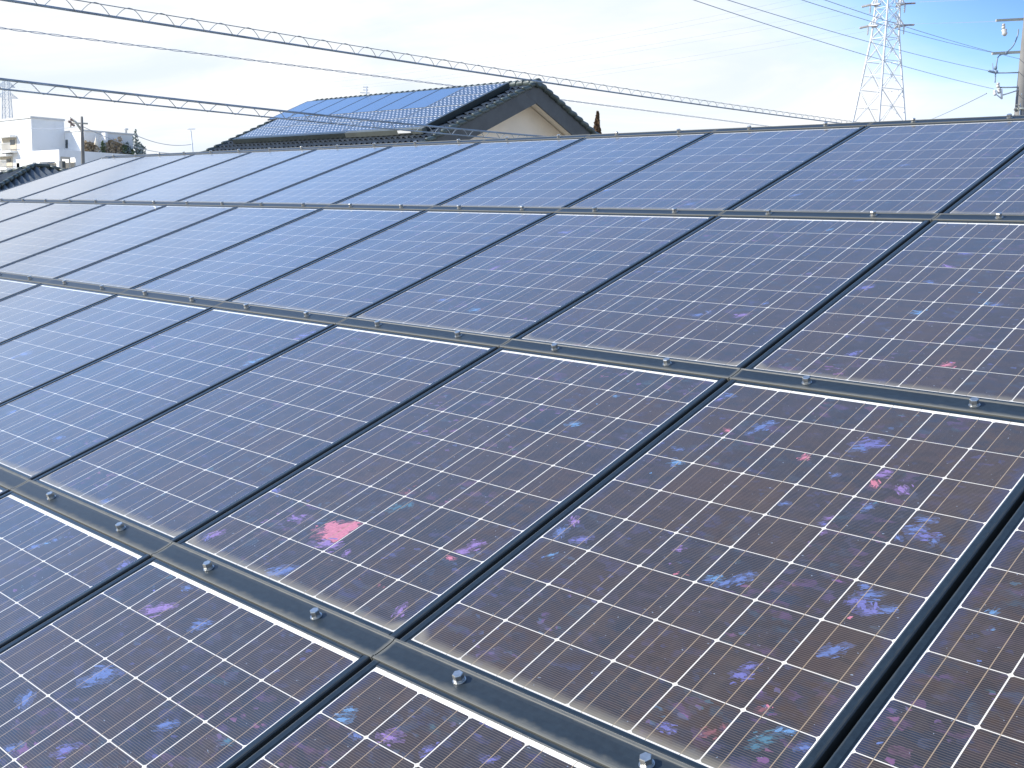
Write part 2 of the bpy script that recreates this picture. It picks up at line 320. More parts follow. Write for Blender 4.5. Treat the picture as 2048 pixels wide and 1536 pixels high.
XL, XR, ROWS = -10, 2, 4                                        # array: columns XL..XR-1, rows 0..3
house = thing('house', 'long house whose whole front roof slope is covered by the solar array', 'house')
mb = MB()
y_e = -ROW * ROWS - 0.25
mb.box((XL - 0.10, y_e, -0.34), (XR + 0.6, 0.06, -0.13), 0, ROOF)
a = ROOF @ Vector((0, 0.06, -0.13)); 
back = Matrix.Rotation(-PITCH, 4, 'X'); back.translation = (0, 0.12, RIDGE)
mb.box((XL - 0.10, -0.02, -0.34), (XR + 0.6, 6.2, -0.13), 0, back)
mb.build('roof', M['underlay'], house)
mb = MB(); ye = (ROOF @ Vector((0, y_e + 0.5, 0))).y
zt = RIDGE - 0.35 + ye * math.tan(PITCH)
mb.extrude([(XL + 0.35, ye, 0), (XL + 0.35, ye, zt), (XL + 0.35, 0.06, RIDGE - 0.38), (XL + 0.35, 0.12 - ye, zt), (XL + 0.35, 0.12 - ye, 0)], (XR - XL - 0.2, 0, 0))
mb.build('wall', M['stucco'], house)

# ------------------------------------------------------------------ solar panels
PW, PH = 0.985, ROW - 0.076                                     # outer panel size
LIP, LIPT, LIPB = 0.0225, 0.014, 0.016
SX0 = (1 - GX) / 2                                              # cell grid inside the 1 m column pitch
SY0 = 0.038 + LIPB + 0.0035                                     # above the panel's lower rail centre line
def frame_mesh():
    m = MB(); x0, x1, y0, y1 = -PW/2, PW/2, -PH/2, PH/2
    def bar(prof, axis, a0, a1, mir):                           # prof: outward offset o and height z; runs along the side
        for (o0, z0), (o1, z1) in zip(prof, prof[1:]):
            if axis == 'x':
                f = lambda o, z, t: (t, mir * (PH/2 - o), z)
            else:
                f = lambda o, z, t: (mir * (PW/2 - o), t, z)
            m.face([f(o0, z0, a0), f(o0, z0, a1), f(o1, z1, a1), f(o1, z1, a0)])
    side = [(0, -0.042), (0, 0.0005), (0.002, 0.0034), (0.005, 0.0042), (LIP - 0.004, 0.0036), (LIP, 0.0012), (LIP, -0.006)]
    bar(side, 'y', y0, y1, 1); bar(side, 'y', y0, y1, -1)
    for lip, mir in ((LIPT, 1), (LIPB, -1)):
        pr = [(0, -0.042), (0, 0.0012), (0.002, 0.0026), (lip - 0.003, 0.0024), (lip, 0.001), (lip, -0.006)]
        bar(pr, 'x', x0 + LIP, x1 - LIP, mir)
    m.box((x0 + 0.001, y0 + 0.001, -0.043), (x1 - 0.001, y1 - 0.001, -0.041))
    return m
def jag(cx, cy, ln, wd, ang, rng, n=11):
    pts = []
    for i in range(n):
        t = 2 * math.pi * i / n + rng.uniform(-.2, .2); r = rng.uniform(0.35, 1.0) if i % 2 else rng.uniform(0.7, 1.0)
        x, y = math.cos(t) * ln * r / 2, math.sin(t) * wd * r / 2
        pts.append((cx + x * math.cos(ang) - y * math.sin(ang), cy + x * math.sin(ang) + y * math.cos(ang)))
    return pts
def sheet_mesh(flakes=()):
    m = MB(); x0, x1 = -PW/2 + LIP - 0.002, PW/2 - LIP + 0.002; y0, y1 = -PH/2 + LIPB - 0.002, PH/2 - LIPT + 0.002
    ox, oy = GX / 2, -(-ROW / 2 + SY0)                          # object origin sits on the grid's lower corner
    m.face([(x0 + ox, y0 + oy, 0), (x1 + ox, y0 + oy, 0), (x1 + ox, y1 + oy, 0), (x0 + ox, y1 + oy, 0)])
    for k, (pts, c) in enumerate(flakes):
        z = 0.00004 + (k % 5) * 0.000005 if c.endswith('_soft') else 0.00008 + (k * 7 % 23) * 0.000005
        cx = sum(p[0] for p in pts) / len(pts); cy = sum(p[1] for p in pts) / len(pts)
        pts = [(min(max(p[0], 0.003), GX - 0.003), min(max(p[1], 0.003), GY - 0.003)) for p in pts]
        for i in range(len(pts)):
            p, q = pts[i], pts[(i + 1) % len(pts)]
            m.face([(cx, cy, z), (p[0], p[1], z), (q[0], q[1], z)], 1 + FK.index(c))
    return m
# crystals that stand out in the photograph: roof-plane position (x along ridge, y up slope), length, colour
FL = [(672,1068,.105,'pink'),(690,1058,.105,'pink'),(662,1054,.075,'pink'),(684,1072,.085,'pink'),(700,1052,.07,'pink'),(652,1087,.085,'mauve'),(664,1092,.06,'mauve'),(634,1052,.018,'pink'),(559,1144,.07,'blue'),(540,1150,.045,'blue'),(578,1140,.04,'blue'),(759,1170,.022,'red'),(719,1158,.013,'red'),(768,1174,.014,'red'),
 (590,1037,.045,'mauve'),(606,1031,.028,'mauve'),(431,1069,.05,'mauve'),(415,1074,.035,'violet'),(524,1045,.018,'mauve'),(547,981,.045,'violet'),(560,990,.03,'blue'),(815,987,.04,'red'),(830,972,.02,'red'),(309,1219,.07,'mauve'),(333,1215,.05,'mauve'),(403,1247,.05,'blue'),(392,1256,.035,'blue'),(308,1181,.018,'violet'),(205,1350,.09,'blue'),(180,1362,.06,'blue'),(375,1176,.035,'blue'),(794,1015,.05,'teal'),(820,1010,.03,'teal'),(694,1106,.03,'mauve'),(801,1222,.045,'mauve'),(925,1103,.05,'mauve'),(950,1090,.05,'mauve'),(900,1116,.03,'pink'),
 (1456,861,.03,'pink'),(1443,867,.02,'mauve'),(1522,854,.06,'blue'),(1540,846,.035,'blue'),(1500,866,.03,'blue'),(1737,889,.075,'violet'),(1718,896,.05,'blue'),(1755,882,.035,'violet'),(1760,950,.045,'mauve'),(1748,966,.04,'pink'),(1775,943,.03,'mauve'),(1804,979,.040,'mauve'),(1826,972,.018,'mauve'),(1817,988,.012,'mauve'),(1850,1040,.045,'blue'),(1832,1058,.050,'blue'),(1852,1072,.045,'violet'),(1868,1082,.030,'blue'),(1795,1075,.030,'blue'),(1880,1070,.02,'blue'),
 (1722,1208,.06,'violet'),(1738,1190,.05,'blue'),(1730,1172,.03,'blue'),(1704,1202,.03,'violet'),(1740,1222,.04,'violet'),(1776,1220,.035,'blue'),(1790,1216,.02,'blue'),(1762,1226,.02,'blue'),(1671,1299,.055,'blue'),(1652,1306,.03,'blue'),(1430,1156,.035,'sky'),(1416,1160,.025,'blue'),(1450,1166,.04,'blue'),(1480,1158,.045,'blue'),(1500,1148,.03,'blue'),(1358,1099,.028,'mauve'),(1362,1092,.014,'mauve'),(1340,1127,.014,'mauve'),(1352,1148,.02,'pink'),(1375,1150,.018,'red'),(1102,1110,.026,'sky'),(1114,1106,.014,'sky'),(1086,1114,.016,'blue'),(1353,925,.04,'sky'),(1345,930,.02,'blue'),(1302,946,.014,'sky'),(1358,899,.03,'blue'),(1671,951,.025,'blue'),(1660,946,.014,'blue'),(1568,1007,.03,'blue'),(1662,1036,.03,'mauve'),(1650,1048,.03,'violet'),(1737,1015,.035,'blue'),(1750,1006,.02,'teal'),(1230,792,.025,'sky'),(1194,808,.014,'sky'),(1261,797,.02,'blue'),(1148,848,.045,'sky'),(1706,708,.045,'violet'),(1722,702,.022,'violet'),(1891,731,.05,'pink'),(1902,725,.02,'mauve'),
 (1481,1350,.04,'violet'),(1500,1334,.035,'violet'),(1464,1366,.018,'violet'),(1524,1420,.028,'red'),(1536,1412,.016,'pink'),(1558,1460,.025,'sky'),(1530,1478,.045,'teal'),(1510,1494,.03,'teal'),(1580,1462,.03,'sky'),(1333,1456,.034,'violet'),(1346,1450,.018,'violet'),(1420,1466,.035,'red'),(1450,1456,.025,'red'),(1610,1495,.03,'blue'),(1456,792,.04,'blue'),(1440,798,.03,'violet'),(1462,788,.014,'sky'),(1123,1063,.05,'blue'),(1148,1043,.04,'mauve'),(1164,1079,.05,'violet'),(1609,915,.035,'pink'),(1640,1065,.025,'mauve'),(1700,1235,.02,'pink'),(1620,1085,.02,'mauve'),
 (505,724,.05,'sky'),(521,718,.035,'sky'),(491,730,.03,'sky'),(608,671,.07,'violet'),(628,664,.05,'violet'),(590,678,.04,'mauve'),(48,708,.09,'blue'),(25,716,.06,'blue'),(114,929,.026,'violet'),(328,819,.016,'pink'),(92,1087,.025,'sky'),(70,1093,.04,'blue'),(110,1080,.025,'blue'),(118,876,.05,'blue'),(210,1004,.05,'blue'),(25,825,.06,'blue'),
 (1841,626,.06,'sky'),(1852,620,.02,'sky'),(1896,533,.05,'mauve'),(1929,506,.06,'violet'),(1730,575,.06,'violet'),(1396,630,.04,'blue'),(1416,624,.03,'blue'),(1660,459,.035,'sky'),(1970,607,.03,'sky'),(1990,610,.04,'blue'),(1960,585,.02,'sky'),(1860,565,.04,'blue'),(1530,607,.03,'blue'),(1485,630,.05,'mauve'),(1318,543,.03,'blue'),(950,620,.05,'sky'),(885,600,.05,'blue'),(985,538,.05,'mauve'),(1130,465,.06,'violet'),(1290,440,.05,'blue'),(1380,408,.06,'blue'),(1215,380,.07,'blue'),(1240,322,.05,'blue'),(1810,330,.05,'blue'),(1720,360,.06,'blue'),(1590,390,.05,'blue'),(1970,318,.02,'violet'),
 (700,1420,.03,'sky'),(680,1440,.05,'sky'),(655,1405,.05,'blue'),(715,1470,.04,'blue'),(690,1378,.05,'blue'),(780,1475,.05,'mauve'),(860,1500,.04,'violet'),(980,1520,.03,'violet'),(15,1500,.05,'blue'),(130,1500,.05,'violet'),(330,1450,.05,'blue'),(460,1480,.04,'teal'),(250,1130,.05,'violet'),(50,1400,.06,'blue'),
 (1985,1225,.03,'sky'),(1985,1260,.016,'sky'),(1958,1322,.016,'blue'),(1850,1284,.05,'blue'),(1860,1265,.03,'sky'),(1935,1110,.03,'blue'),(1760,1486,.02,'blue')]
NRM = ROOF.to_3x3() @ Vector((0, 0, 1)); RINV = ROOF.inverted()
per = {}
rg = random.Random(3)
for px, py, ln, c in FL:
    p = RINV @ onplane(px, py, NRM, (0, 0, RIDGE))
    c0 = math.floor(p.x); r0 = math.floor(-p.y / ROW)
    lx = p.x - c0 - SX0; ly = p.y + (r0 + 1) * ROW - SY0
    ang = rg.uniform(0.2, 1.3) if rg.random() < 0.75 else rg.uniform(-1.2, 0.2)
    if not (0 < lx < GX and 0 < ly < GY): continue
    L = per.setdefault((c0, r0), [])
    lo = (math.floor(lx / CPX) * CPX + 0.003, math.floor(ly / CPY) * CPY + 0.003); hi = (lo[0] + CPX - 0.006, lo[1] + CPY - 0.006)
    def put(x, y, l, w, a, n, c=c): L.append(([(min(max(p, lo[0]), hi[0]), min(max(q, lo[1]), hi[1])) for p, q in jag(x, y, l, w, a, rg, n)], c))
    if ln > 0.022: put(lx, ly, ln * 1.7, ln * 1.0, ang, 17, c + '_soft')       # the paler grain round it
    put(lx, ly, ln * 0.8, ln * (0.75 if c == 'pink' and ln > 0.06 else rg.uniform(0.28, 0.5)), ang, 21)
    for i in range(7 if ln > 0.03 else 2):                       # splinters lying beside it
        d = ln * rg.uniform(0.05, 0.62); q = rg.uniform(0, 6.28)
        put(lx + d * math.cos(q), ly + d * math.sin(q) * 0.9, ln * rg.uniform(0.22, 0.6), ln * rg.uniform(0.05, 0.17), ang + rg.uniform(-.35, .35), 11)

def shows(c, r, e=0):                                                # does the panel's area fall in the picture?
    for i in range(7):
        for j in range(7):
            p = project(ROOF @ Vector((c + (i + .5) / 7, -ROW * (r + (j + .5) / 7), 0)))
            if p[2] > 0 and 8 - e < p[0] < 2040 + e and 8 - e < p[1] < 1528 + e: return True
    return False
ORD = ['first', 'second', 'third', 'fourth', 'fifth', 'sixth', 'seventh', 'eighth', 'ninth', 'tenth', 'eleventh', 'twelfth', 'thirteenth']
def nth(i, n, what): return ('rightmost ' + what) if i == 0 else ('%s from right' % ORD[i])
ROWNAME = ['top row', 'second row', 'third row', 'bottom row']
LOOK = {(-1, 2): 'solar panel with one large pink crystal patch', (0, 2): 'near panel with blue and magenta flecks', (-3, 2): 'bluish panel with one bright blue fleck at its side',
        (-2, 2): 'bluish panel without flecks', (-1, 3): 'near solar panel with a broad blue crystal smear', (0, 3): 'near solar panel with turquoise flecks',
        (0, 1): 'solar panel with violet and pink flecks', (-10, 0): 'palest solar panel at the far end'}
sheet0 = None
allpanels, allrails = {}, {}
fr0 = None
for r in range(ROWS):
    vis = [c for c in range(XR - 1, XL - 1, -1) if shows(c, r)]
    for c in range(XL, XR):
        if not shows(c, r, 420): continue
        i = vis.index(c) if c in vis else 0
        look = LOOK.get((c, r), 'dark-framed solar panel')
        lab = '%s, %s in %s' % (look, nth(i, len(vis), 'panel'), ROWNAME[r])
        if c not in vis: lab = 'solar panel lying just beyond the visible part of array'
        t = thing('solar_panel', lab, 'solar panel', ROOF @ Vector((c + 0.5, -ROW * (r + 0.5), 0)), 'solar panels on the near roof', (PITCH, 0, 0))
        if fr0 is None: fr0 = fm = frame_mesh().build('frame', M['frame'])
        else: fm = fr0.copy(); COL.objects.link(fm)
        fm.parent = t
        fl = per.get((c, r))
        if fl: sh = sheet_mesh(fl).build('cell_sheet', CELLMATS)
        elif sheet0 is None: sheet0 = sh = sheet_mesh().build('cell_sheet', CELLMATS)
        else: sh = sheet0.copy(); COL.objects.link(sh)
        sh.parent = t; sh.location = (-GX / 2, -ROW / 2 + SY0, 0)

# clamp rails between the rows, each as long as a panel, with two bolts
def rail_mesh():
    m = MB(); pr = [(-0.0375, -0.03), (-0.0375, 0.0052), (-0.036, 0.0066), (-0.031, 0.0066), (-0.029, 0.0048), (-0.020, 0.0036), (0, 0.0030), (0.020, 0.0036), (0.029, 0.0048), (0.031, 0.0066), (0.036, 0.0066), (0.0375, 0.0052), (0.0375, -0.03)]
    for a, b in zip(pr, pr[1:]): m.face([(-0.4982, *a), (0.4982, *a), (0.4982, *b), (-0.4982, *b)])
    for x in (-0.4982, 0.4982): m.face([(x, y, z) for y, z in pr])
    return m
def bolt_mesh():
    m = MB(); n = 18
    m.tube([(0, 0, 0), (0, 0, 0.0022)], 0.0150, n); m.tube([(0, 0, 0.0022), (0, 0, 0.0052)], 0.0128, n)
    m.tube([(0, 0, 0.0052), (0, 0, 0.0180), (0, 0, 0.0196)], [0.0122, 0.0122, 0.0108], 6)
    for i in range(len(m.sm)): m.sm[i] = False
    return m
rail0 = bolt0 = None
RAILNAME = ['along the ridge', 'between the top and second panel rows', 'between the second and third panel rows', 'between the third and bottom panel rows']
for r in range(4):
    def rv(c, e=0):
        for i in range(9):
            p = project(ROOF @ Vector((c + (i + .5) / 9, -ROW * r, 0)))
            if p[2] > 0 and 4 - e < p[0] < 2044 + e and 4 - e < p[1] < 1532 + e: return True
    vis = [c for c in range(XR - 1, XL - 1, -1) if rv(c)]
    for c in [c for c in range(XR - 1, XL - 1, -1) if rv(c, 420)]:
        lab = 'dusty black clamp rail %s, %s' % (RAILNAME[r], nth(vis.index(c), len(vis), 'piece')) if c in vis else 'clamp rail lying just beyond the visible part of array'
        t = thing('clamp_rail', lab, 'clamp rail', ROOF @ Vector((c + 0.5, -ROW * r, 0)), 'bolted clamp rails of the solar array', (PITCH, 0, 0))
        if rail0 is None: rail0 = o = rail_mesh().build('cover', M['rail'])
        else: o = rail0.copy(); COL.objects.link(o)
        o.parent = t
        for bx in (-0.256, 0.237):
            if bolt0 is None: bolt0 = b = bolt_mesh().build('bolt', M['steel'])
            else: b = bolt0.copy(); COL.objects.link(b)
            b.parent = t; b.location = (bx, 0.004, 0.0028); b.rotation_euler = (0, 0, rg.uniform(0, 1))

# ------------------------------------------------------------------ neighbour's house with its own array
AX = Vector((-16.68, 14.27, 10.40))                              # ridge end above the gable
FI = R(25); UPS = Vector((0, math.cos(FI), math.sin(FI))); NOR = Vector((0, -math.sin(FI), math.cos(FI)))
XG, XE, DN = AX.x, AX.x - 9.15, 4.15                             # gable verge, far end, slope length
nh = thing('neighbour_house', 'neighbouring house with dark tiled gable roof and cream gable wall', 'house', (XG, AX.y, 0))
L0 = -Vector((XG, AX.y, 0))
def hp(x, down, up=0.0, side=1):
    v = AX - UPS * down + NOR * up if side > 0 else Vector((0, AX.y + math.cos(FI) * down, AX.z - math.sin(FI) * down)) + Vector((0, math.sin(FI), math.cos(FI))) * up
    return Vector((x, v.y, v.z)) + L0
mb = MB()                                                        # corrugated tile courses
for side in (1, -1):
    nx, ny = 46, 14; pitch = 9.15 / nx
    for j in range(ny):
        d0, d1 = DN * j / ny, DN * (j + 1) / ny + 0.02
        prof = []
        for i in range(nx * 4 + 1):
            x = XE + pitch * i / 4; h = 0.028 * math.sin(2 * math.pi * i / 4 + 0.4)
            prof.append((x, h))
        for (xa, ha), (xb, hb) in zip(prof, prof[1:]):
            mb.face([hp(xa, d0, ha - 0.02, side), hp(xb, d0, hb - 0.02, side), hp(xb, d1, hb + 0.012, side), hp(xa, d1, ha + 0.012, side)], 0, False)
for side in (1, -1):
    a, b, c, d = hp(XE + 0.08, 0.0, -0.06, side), hp(XG - 0.08, 0.0, -0.06, side), hp(XG - 0.08, DN, -0.06, side), hp(XE + 0.08, DN, -0.06, side)
    mb.extrude([a, b, c, d], Vector((0, 0, -0.10)))
roof = mb.build('roof', M['tile'], nh)
mb = MB(); n = 40                                                # overlapping ridge tiles
for i in range(n):
    x0 = XE + 9.15 * i / n; x1 = XE + 9.15 * (i + 1) / n + 0.03
    c = AX + L0; mb.tube([(x0 - XG, c.y, c.z + 0.01), (x0 + 0.02 - XG, c.y, c.z + 0.01), (x1 - 0.05 - XG, c.y, c.z + 0.025), (x1 - XG, c.y, c.z + 0.03)], [0.075, 0.08, 0.09, 0.09], 10)
c = AX + L0; mb.tube([(-0.02, c.y, c.z + 0.0), (0.07, c.y, c.z + 0.02)], [0.12, 0.10], 10)
mb.build('ridge_tiles', M['ridge_tile'], roof)
for xv, w in ((XG, 0.09), (XE, 0.09)):                           # verge tiles, a stepped rolled edge
    for side in (1, -1):
        mb = MB(); n = 16
        for i in range(n):
            d0, d1 = DN * i / n, DN * (i + 1) / n + 0.03
            mb.tube([hp(xv, d0, 0.0, side), hp(xv, d0 + 0.02, 0.0, side), hp(xv, d1 - 0.03, 0.035, side), hp(xv, d1, 0.03, side)], [0.040, 0.048, 0.058, 0.055] if side > 0 else [0.05, 0.06, 0.072, 0.068], 8)
        mb.build('verge_tiles', M['ridge_tile'], roof)
for side in (1, -1):                                             # barge boards of the gable
    for xv, s in ((XG - 0.02, -0.05), (XE + 0.02, 0.05)):
        mb = MB(); o = 0.0 if side > 0 else 0.003
        mb.extrude([hp(xv + o, 0.0, -0.02, side), hp(xv + o, DN + 0.05, -0.02, side), hp(xv + o, DN + 0.05, -0.43, side), hp(xv + o, -0.43 * math.tan(FI), -0.43, side)], (s, 0, 0))
        mb.build('barge_board', M['barge'], nh)
for side in (1, -1):
    mb = MB(); mb.extrude([hp(XG - 0.075, 0.08, -0.30, side), hp(XG - 0.075, DN, -0.30, side), hp(XG - 0.62, DN, -0.30, side), hp(XG - 0.62, 0.08, -0.30, side)], Vector((0, 0, 0.02)))
    mb.build('soffit', M['soffit'], nh)
wl = XG - 0.50; zr = AX.z - 0.36; hw = 3.35
mb = MB(); mb.extrude([(wl - XG, -hw, 0), (wl - XG, -hw, zr - hw * math.tan(FI)), (wl - XG, 0, zr), (wl - XG, hw, zr - hw * math.tan(FI)), (wl - XG, hw, 0)], (-7.7, 0, 0))
mb.build('wall', M['stucco'], nh)
mb = MB(); mb.box((-9.1, -hw - 0.62, AX.z - DN * math.sin(FI) - 0.22), (-0.1, -hw - 0.50, AX.z - DN * math.sin(FI) - 0.10)); mb.build('gutter', M['barge'], nh)

g = NG('blue_module_glass'); co = g.coord()
X, Y, Z = g.xyz(co)
ln = g.m('LESS_THAN', g.m('ABSOLUTE', g.m('SUBTRACT', g.m('FRACT', g.m('DIVIDE', X, 0.156)), 0.5)), 0.01)
M['blue_module'] = g.out(g.mix(g.m('MULTIPLY', ln, 0.2), g.mix(g.noise(co, 9, 4), (0.055, 0.11, 0.22), (0.075, 0.135, 0.26)), (0.2, 0.25, 0.35)), 0.16, 0, 0.5)
g = NG('mono_module_glass'); co = g.coord(); X, Y, Z = g.xyz(co)
P1 = 0.145
fx = g.m('ABSOLUTE', g.m('SUBTRACT', g.m('FRACT', g.m('DIVIDE', X, P1)), 0.5)); fy = g.m('ABSOLUTE', g.m('SUBTRACT', g.m('FRACT', g.m('DIVIDE', Y, P1)), 0.5))
dia = g.m('GREATER_THAN', g.m('ADD', fx, fy), 0.76)
M['mono_module'] = g.out(g.mix(dia, g.mix(g.noise(co, 5, 4), (0.020, 0.028, 0.045), (0.032, 0.042, 0.065)), (0.80, 0.80, 0.80)), 0.18, 0, 0.5)
M['module_frame'] = plain('module_frame', (0.42, 0.44, 0.44), 0.4, 0.3, 0.1, 3)
M['module_frame_dark'] = plain('dark_module_frame', (0.05, 0.055, 0.06), 0.45, 0, 0.1, 3)
HR_ = Matrix.Rotation(FI, 4, 'X')
def module(x0, d0, w, h, mat, frm, label, group, cat, fw=0.012):
    o = AX - UPS * (d0 + h) + NOR * 0.13; o.x = x0
    t = thing('roof_module', label, cat, o, group, (FI, 0, 0))
    m = MB(); 
    for a, b in (((0.004, 0.004, -0.03), (w - 0.004, fw, 0.004)), ((0.004, h - fw, -0.03), (w - 0.004, h - 0.004, 0.004)), ((0.004, fw, -0.03), (fw, h - fw, 0.004)), ((w - fw, fw, -0.03), (w - 0.004, h - fw, 0.004))): m.box(a, b)
    m.build('frame', frm, t)
    m = MB(); m.box((fw, fw, -0.02), (w - fw, h - fw, 0.0)); m.build('glass', mat, t)
XS = -17.42
for i in range(7):
    x0 = XS - 1.50 - 0.982 * (i + 1)
    module(x0, 0.20, 0.982, 1.55, M['blue_module'], M['module_frame_dark'], 'plain blue solar module, %s in the upper row on neighbouring roof' % nth(i, 7, 'of seven'), 'blue modules on the neighbouring roof', 'solar panel', 0.02)
k = 0
for row, (d0, h) in enumerate(((0.20, 0.775), (0.975, 0.775), (1.765, 0.745), (2.51, 0.745))):
    ncol = 1 if row < 2 else 5
    for i in range(ncol):
        w = 1.50 if row < 2 else (1.50 if i == 0 else 1.58)
        x0 = XS - 1.50 - (1.58 * i)
        nm = ['topmost one beside the blue modules', 'second down beside the blue modules'][row] if row < 2 else '%s in the %s row' % (nth(i, 5, 'one'), ['upper tiled-looking', 'lowest'][row - 2])
        module(x0, d0, w, h, M['mono_module'], M['module_frame'], 'white-dotted black module on neighbouring roof, %s' % nm, 'white-dotted modules on the neighbouring roof', 'solar panel', 0.010)
# dark skirt round that array
sk = thing('array_skirt', 'dark metal skirt edging the array on neighbouring roof, partly grey', 'skirt')
XLQ = XS - 1.50 - 1.58 * 4
def sb(x0, x1, d0, d1, z0, z1, name, mat):
    m = MB(); o = HR_.copy(); o.translation = (0, AX.y, AX.z); m.box((x0, -d1, z0), (x1, -d0, z1), 0, o); return m.build(name, mat, sk)
sb(XS + 0.004, XS + 0.085, 0.30, 3.26, 0.02, 0.16, 'side_cover', M['skirt'])
sb(XLQ - 0.03, -20.2, 3.262, 3.40, 0.02, 0.138, 'front_cover', M['skirt'])
sb(-20.19, XS + 0.09, 3.262, 3.40, 0.02, 0.138, 'front_cover', M['skirt_grey'])
sb(-18.18, -17.72, 3.405, 3.415, 0.06, 0.125, 'plate', M['white_wall'])

# ------------------------------------------------------------------ cables over the street
def wave_path(pts, n, up):                                       # smooth polyline through given points
    pts = [Vector(p) for p in pts]; out = []
    for i in range(len(pts) - 1):
        p0 = pts[max(i-1, 0)]; p1, p2 = pts[i], pts[i+1]; p3 = pts[min(i+2, len(pts)-1)]
        for j in range(n):
            t = j / n; out.append(0.5 * ((2*p1) + (p2-p0)*t + (2*p0-5*p1+4*p2-p3)*t*t + (3*p1-p0-3*p2+p3)*t**3))
    out.append(pts[-1]); return out
SPN, SPP = (31.0, 4.46, 0), (-12.0, -0.3, 0)                     # upright plane the street cables hang in
def fitq(pix, n=SPN, p=SPP, a=-14.0, b=46.0):
    """sagging span through the given sight lines: height is a parabola in distance along the street"""
    P = [onplane(x, y, n, p) for x, y in pix]; ys = [q.y for q in P]; zs = [q.z for q in P]
    import numpy as np
    c = np.polyfit(ys, zs, 2); N = Vector(n); O = Vector(p)
    def f(y): return Vector((O.x - (y - O.y) * N.y / N.x, y, float(np.polyval(c, y))))
    return f
def helix(f, g, a, b, pitch, ra, rb):                            # lashing wire winding round both
    pts = []; n = int((b - a) / pitch * 12)
    for i in range(n):
        y = a + (b - a) * i / n; t = 2 * math.pi * i / 12
        p, q = f(y), g(y); m = (p + q) / 2; h = (p - q).length / 2 + ra
        pts.append(m + Vector((0.045 * math.sin(t), 0, h * math.cos(t))))
    return pts
def rng_pts(f, a, b, n): return [f(a + (b - a) * i / n) for i in range(n + 1)]
t = thing('overhead_cable', 'upper lashed overhead cable, thick line below its thin supporting wire', 'cable')
f1 = fitq([(0, 2), (250, 38), (450, 66), (700, 103), (930, 140), (1200, 184), (1450, 216), (1720, 251)])
fa = f1
fb = lambda y: f1(y) + Vector((0, 0, 0.135 - 0.001 * y))
m = MB(); m.tube(rng_pts(fa, -9, 44, 90), 0.017, 8); m.build('cable', M['black'], t)
m = MB(); m.tube(rng_pts(fb, -9, 44, 90), 0.0065, 6); m.build('messenger_wire', M['wire'], t)
m = MB(); m.tube(helix(fb, fa, -9, 44, 0.50, 0.012, 0.01), 0.0050, 4); m.build('lashing_wire', M['wire'], t)
t = thing('overhead_cable', 'lower lashed overhead cable crossing in front of the neighbouring gable', 'cable')
f2 = fitq([(0, 158), (240, 186), (480, 213), (620, 228), (760, 242), (905, 257), (1050, 270)])
f3 = lambda y: f2(y) - Vector((0, 0, 0.115 - 0.0005 * y))
m = MB(); m.tube(rng_pts(f2, -9, 40, 90), 0.017, 8); m.build('cable', M['black'], t)
m = MB(); m.tube(rng_pts(f3, -9, 40, 90), 0.011, 6); m.build('messenger_wire', M['black'], t)
m = MB(); m.tube(helix(f2, f3, -9, 40, 0.50, 0.012, 0.01), 0.0055, 4); m.build('lashing_wire', M['wire'], t)
BP = (-30.0, 8.0, 0)
f4 = fitq([(0, 54), (240, 88), (470, 117), (700, 146), (930, 173), (1240, 215)], (31, 1.0, 0), BP)
m = MB()
w1, w2 = [], []
for i in range(560):
    y = -6 + 60 * i / 560; p = f4(y); a = i * 0.62
    w1.append(p + Vector((0, 0.0, 0.022 * math.sin(a)))); w2.append(p + Vector((0, 0, -0.022 * math.sin(a))))
m.tube(w1, 0.011, 5); m.tube(w2, 0.011, 5)
tag(m.build('overhead_wire', M['conductor']), 'thin twisted overhead wire passing behind the neighbouring ridge', 'cable')

# ------------------------------------------------------------------ white apartment complex at the left
WB = thing('apartment_building', 'white stepped apartment building with a planted roof terrace', 'building')
D = 150
A0 = at(62, 236, D); XA, YA, ZA = A0
YT = onplane(128, 242, (1, 0, 0), A0).y; YB = YT + 0.02
B0 = onplane(168, 262, (0, 1, 0), (0, YB, 0)); XB = B0.x; ZB = B0.z
YB2 = onplane(266, 270, (1, 0, 0), B0).y
C0 = onplane(118, 299, (0, 1, 0), (0, YA, 0)); XC, ZC = C0.x, C0.z
YC2 = onplane(292, 313, (1, 0, 0), C0).y
m = MB(); m.box((XA - 26, YA, 0), (XA, YT, ZA)); m.build('tower', M['white_wall'], WB)
m = MB(); m.box((XA - 26.2, YA - 0.15, ZA + 0.003), (XA + 0.15, YT + 0.1, ZA + 0.25)); m.build('coping', M['cement'], WB)
m = MB(); m.box((XA - 14, YB, 0), (XB, YB2, ZB)); m.build('penthouse', M['white_wall'], WB)
m = MB(); m.box((XA + 0.2, YB - 0.1, ZB + 0.003), (XB + 0.12, YB2 + 0.1, ZB + 0.2)); m.build('coping', M['cement'], WB)
